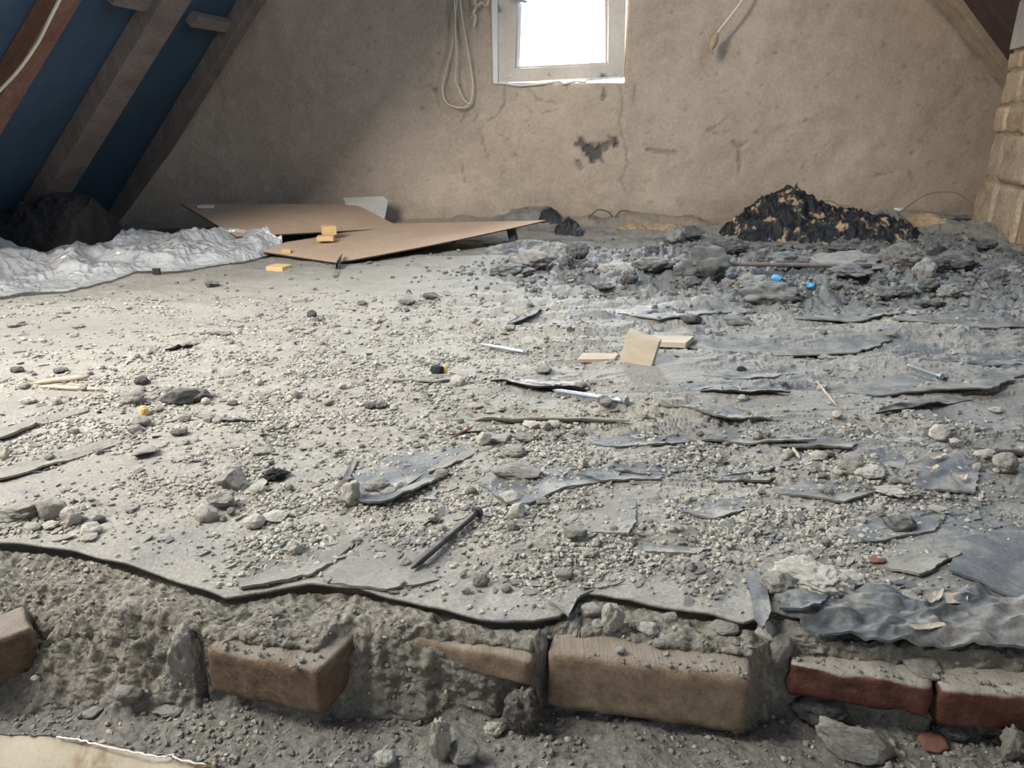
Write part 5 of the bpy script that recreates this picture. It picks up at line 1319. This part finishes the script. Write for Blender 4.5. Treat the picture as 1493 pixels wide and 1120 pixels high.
# milky plastic sheet
pf = [(-110, 450), (-60, 446), (0, 437), (100, 426), (160, 412), (200, 402), (232, 398), (250, 399), (300, 392), (340, 388), (380, 378), (412, 366)]
pb = [(-110, 340), (-60, 345), (0, 347), (40, 356), (68, 364), (95, 352), (112, 342), (135, 353), (165, 356), (196, 332), (265, 327), (330, 336), (375, 334), (395, 345), (412, 354)]
nx_, ny_ = 300, 130
pxs = np.linspace(-110, 412, nx_); fa = np.array([P(a, np.interp(a, *zip(*pf)), .004) for a in pxs])
ba = []
for i, a in enumerate(pxs):
    Yb = min(fa[i, 1] + 0.55, 3.15) - 0.25 * sst(330, 412, a); ba.append(at(a, np.interp(a, *zip(*pb)), Yb))
ba = np.array(ba)
T = np.linspace(0, 1, ny_)[:, None, None]
Q = fa[None] * (1 - T) + ba[None] * T
gx, gy = Q[..., 0], Q[..., 1]; t_ = T[..., 0]
w1 = 0.5 * fbm(gx * 3, gy * 3, o=2); w2 = 0.3 * fbm(gx * 9, gy * 9, o=2)
ridge = lambda n: 1 - np.abs(n) * 1.7
crm = ridge(pn(gx * 4.2 + w1, gy * 3.0 + w1)) ** 1 * 0.030 + ridge(pn(gx * 8 + w1 + 7, gy * 5.5 - w1)) * 0.014 + ridge(pn(gx * 21 + w2, gy * 17 - w2 + 3)) * 0.007 + ridge(pn((gx + 0.5 * gy) * 34 + w2, (gy - 0.5 * gx) * 14 + w2)) * 0.0055
env = sst(0.0, 0.22, t_); rise = np.clip(Q[..., 2], 0.004, None)
zz = 0.008 + (rise - .004) * t_ ** 0.3 + env * (crm - 0.026 + 0.02 * fbm(gx * 3.5, gy * 2.2, o=2))
zz = np.where(t_ > 0.93, zz * (1 - (t_ - .93) / .07 * 0.9), zz)
zz = np.maximum(zz, ground(gx, gy) + 0.004 + 0.004 * (1 - env))
zz = zz + (1 - sst(0, .12, t_)) * 0.006 * np.clip(fbm(gx * 12, gy * 3, o=2), 0, 1)
gx = np.maximum(gx, SX0 + SK * zz + 0.02)
org = np.array([-1.2, 2.3, 0])
tag(put('plastic_sheet', mesh_np('plastic_sheet', np.stack([gx, gy, zz], -1).reshape(-1, 3) - org, grid_faces(ny_, nx_), M['poly'], True), None, org), 'crumpled milky plastic sheet spread on the floor at the left', 'plastic sheet')
p = P(231, 403)
tag(solid('dark_tag', box_v(-.012, .012, 0, .01, 0, .022), M['felt_black'], None, .002), 'small dark tag standing at the front edge of the plastic sheet', 'tag').location = (p[0], p[1] - .012, g1(p[0], p[1]))

# ------------------------------------------------------------------ chimney breast at the right
A = np.array([2.09, 3.42, 0]); B = np.array([1.90, 2.82, 0])
ab = B - A; ab /= np.linalg.norm(ab); nn = np.array([-ab[1], ab[0], 0]); nn = nn if nn[0] < 0 else -nn
pier = tag(empty('chimney_breast', (A[0], A[1], 0)), 'pale rough brick chimney breast with broken joints at the right edge', 'chimney')


def pface(s_, z, off=0.0, lean=0.0):
    return A + ab * s_ + nn * off + np.array([0, 0, z])


Lp = 1.6
core = hull_quad([pface(0.015, -.02, -.014), pface(Lp, -.02, -.014), pface(Lp, 2.6, -.014), pface(0.20, 2.6, -.014)], [pface(0.03, -.02, -.40), pface(Lp, -.02, -.40), pface(Lp, 2.6, -.40), pface(0.20, 2.6, -.40)])
keep_xf(solid('mortar_core', core, M['pier_mortar']), pier)


def zpix(py, px=1440): return at(px, py, 3.2)[2]


def pbrick(s0, s1, z0, z1, off, seed, m='oldbrick', name='brick', n=(12, 8, 5)):
    V = []; Fc = []

    def face(o, u, v, a, b_):
        k = len(V)
        for j in range(b_ + 1):
            for i in range(a + 1): V.append(o + u * i / a + v * j / b_)
        for j in range(b_):
            for i in range(a):
                q = k + j * (a + 1) + i; Fc.append([q, q + 1, q + a + 2, q + a + 1])
    O = pface(s0, z0, off); U = ab * (s1 - s0); W = np.array([0, 0, z1 - z0]); D = -nn * .12
    a, b_, d = n
    face(O, U, W, a, b_); face(O, U, D, a, d); face(O + W, U, D, a, d); face(O, W, D, b_, d); face(O + U, W, D, b_, d)
    V = np.array(V); c_ = O + U / 2 + W / 2 + D / 2
    lu = (V - O) @ ab / (s1 - s0); lw = (V[:, 2] - z0) / (z1 - z0); ld = (V - O) @ (-nn) / .12
    e_ = np.sort(np.stack([np.minimum(lu, 1 - lu) * (s1 - s0), np.minimum(lw, 1 - lw) * (z1 - z0), ld * .12], -1), axis=1)
    k = np.clip(1 - e_[:, 1] / .016, 0, 1) ** 2; d_ = V - c_
    V = V - d_ / np.linalg.norm(d_, axis=1)[:, None] * (k * .010)[:, None]
    V = V + np.stack([fbm(V[:, 0] * 14 + seed, V[:, 1] * 14, V[:, 2] * 14, o=4), fbm(V[:, 0] * 14, V[:, 1] * 14 + seed, V[:, 2] * 14, o=4), fbm(V[:, 0] * 14, V[:, 1] * 14, V[:, 2] * 14 + seed, o=4)], -1) * .009
    V = V + ab * (np.clip(1 - lu, 0, 1) * V[:, 2] * .072 * (1 if s0 < .02 else 0))[:, None]
    import bmesh
    me = mesh_np(name, V - A, Fc, M[m], True); bb = bmesh.new(); bb.from_mesh(me); bmesh.ops.remove_doubles(bb, verts=bb.verts, dist=1e-5); bmesh.ops.recalc_face_normals(bb, faces=bb.faces); bb.to_mesh(me); bb.free()
    o = put(name, me, pier); return o


zc = [-0.02, zpix(265), zpix(196), zpix(153), zpix(101), zpix(72)]
zc[0] = 0.02
sp_ = [[0, .28, .60, .95, 1.5], [0, .26, .62, .9, 1.5], [0, .20, .47, .8, 1.5], [0, .30, .64, 1.0, 1.5], [0, .22, .52, .9, 1.5]]
lean = [0, .018, .035, .055, .07]
k = 0
for r_ in range(5):
    for i in range(4):
        k += 1
        gap = .03 if (i == 0 and r_ in (0, 1, 3)) else .014
        pbrick(sp_[r_][i] + (0 if i == 0 else gap), sp_[r_][i + 1] - .006, zc[r_] + .004, zc[r_ + 1] - .004, pr.uniform(-.012, .008), 10.0 + 3.3 * k)
# rendered upper part with a small recessed panel
zt = zc[5] + .012
rz_ = [(.062, zt), (.33, zt - .004), (.35, zt - .03), (Lp, zt - .03), (Lp, 2.5), (.17, 2.5)]
keep_xf(solid('render_coat', hull_quad([pface(s_, z, .004) for s_, z in rz_], [pface(s_, z, -.12) for s_, z in rz_]), M['render'], None, .006), pier)
z1_, z2_ = zpix(30, 1470), zpix(-60, 1470)
fr4 = [(.42, z1_), (.80, z1_), (.80, z2_), (.42, z2_)]
keep_xf(solid('hatch_panel', hull_quad([pface(s_, z, .012) for s_, z in fr4], [pface(s_, z, .0) for s_, z in fr4]), M['grey'], None, .002), pier)
keep_xf(solid('hatch_frame', join_vf([hull_quad([pface(s_, z, .024) for s_, z in q], [pface(s_, z, .0) for s_, z in q]) for q in ([(.395, z1_ - .02), (.42, z1_ - .02), (.42, z2_), (.395, z2_)], [(.395, z1_ - .02), (.82, z1_ - .02), (.82, z1_), (.395, z1_)])]), M['iron'], None, .001), pier)


# ------------------------------------------------------------------ cables
def cable(name, pts, r, m, label, n=10, cat='cable', parent=None):
    q = smooth_line(pts, n); o = put(name, tube_mesh(name, q - q[0], r, M[m], 8), None, q[0])
    return tag(o, label, cat) if label else o


YC = YW - .035
lp = [(671, -60), (668, -20), (664, 20), (660, 60), (652, 95), (645, 125), (648, 145), (657, 154), (672, 157), (683, 153), (688, 142), (689, 120), (684, 85), (676, 40), (671, 0), (672, -50)]
lp2 = [(673, -55), (663, -20), (664, 40), (665, 90), (664, 115), (669, 130), (677, 146), (686, 152)]
q1 = [at(a, b_, YC) for a, b_ in lp]; cb = cable('hanging_cable', q1, .0036, 'cable', 'cream cable hanging in long loops on the wall left of the window')
q2 = smooth_line([at(a, b_, YC - .012) for a, b_ in lp2], 10); c2 = put('cable_end', tube_mesh('cable_end', q2, .0034, M['cable'], 8)); keep_xf(c2, cb)
nl = at(671, -58, YC); keep_xf(put('wall_hook', tube_mesh('wall_hook', np.array([nl + np.array([0, -.03, 0]), nl, nl + np.array([0, .06, 0])]), .005, M['iron'], 8)), cb)
kn = smooth_line([at(*q, YC) for q in [(695, -50), (692, -15), (692, 2), (694, 10), (690, 18), (693, 26), (690, 40)]], 8)
o = put('knotted_string', tube_mesh('knotted_string', kn - kn[0], .005, M['cable'], 8, radii=.0048 + .004 * np.abs(pn(np.arange(len(kn)) * .4, np.arange(len(kn)) * 0.))), None, kn[0])
tag(o, 'knotted cream string hanging between the cable loops and the window', 'string')
kn2 = smooth_line([at(*q, YC - .008) for q in [(692, 12), (697, 7), (702, 4), (709, 8), (713, -6), (716, -30)]], 8)
keep_xf(put('string_tail', tube_mesh('string_tail', kn2, .0038, M['cable'], 8)), o)
cable('bell_wire', [at(*q, 3.70) for q in [(1098, -40), (1083, -2), (1066, 22), (1052, 40), (1045, 50)]], .0055, 'cable', 'pale cable with a frayed brown end hanging before the wall right of the window')
bw = bpy.data.objects['bell_wire']
e_ = smooth_line([at(*q, 3.70) for q in [(1046, 48), (1042, 56), (1038, 66), (1036, 72), (1040, 80)]], 6)
keep_xf(put('frayed_end', tube_mesh('frayed_end', e_, .01, M['cable_brown'], 8, radii=np.interp(np.linspace(0, 1, len(e_)), [0, .3, .6, 1], [.008, .021, .017, .004]))), bw)
cable('slope_wire', [on_slope(*q, .10) for q in [(105, -40), (86, 0), (72, 28), (56, 60), (30, 98), (0, 131), (-60, 190)]], .0045, 'cable', 'thin pale wire strung along the rafters at the left')
gp = lambda a, b_, Y: at(a, b_, Y)
cable('loose_wire', [gp(*q) for q in [(1312, 309, 3.5), (1325, 299, 3.55), (1345, 286, 3.58), (1368, 280, 3.6), (1392, 281, 3.6), (1408, 290, 3.6), (1416, 304, 3.6)]], .004, 'cable_brown', 'tan wire arching over the black felt roll beside the chimney')
keep_xf(put('wire_tip', tube_mesh('wire_tip', np.array([gp(1305, 306, 3.49), gp(1310, 307, 3.5), gp(1318, 304, 3.51)]), .01, M['white'], 8)), bpy.data.objects['loose_wire'])
cable('loose_wire', [gp(*q) for q in [(1190, 298, 3.55), (1200, 294, 3.6), (1212, 293, 3.62), (1226, 300, 3.62), (1240, 299, 3.62), (1252, 302, 3.6), (1262, 309, 3.55)]], .0032, 'cable_brown', 'thin tan wire looping behind the black and tan felt heap')
cable('loose_wire', [gp(*q) for q in [(858, 318, 3.68), (872, 306, 3.7), (888, 310, 3.7), (895, 318, 3.7), (905, 308, 3.7), (918, 308, 3.7)]], .003, 'iron', 'thin dark wire bent against the wall foot below the window')
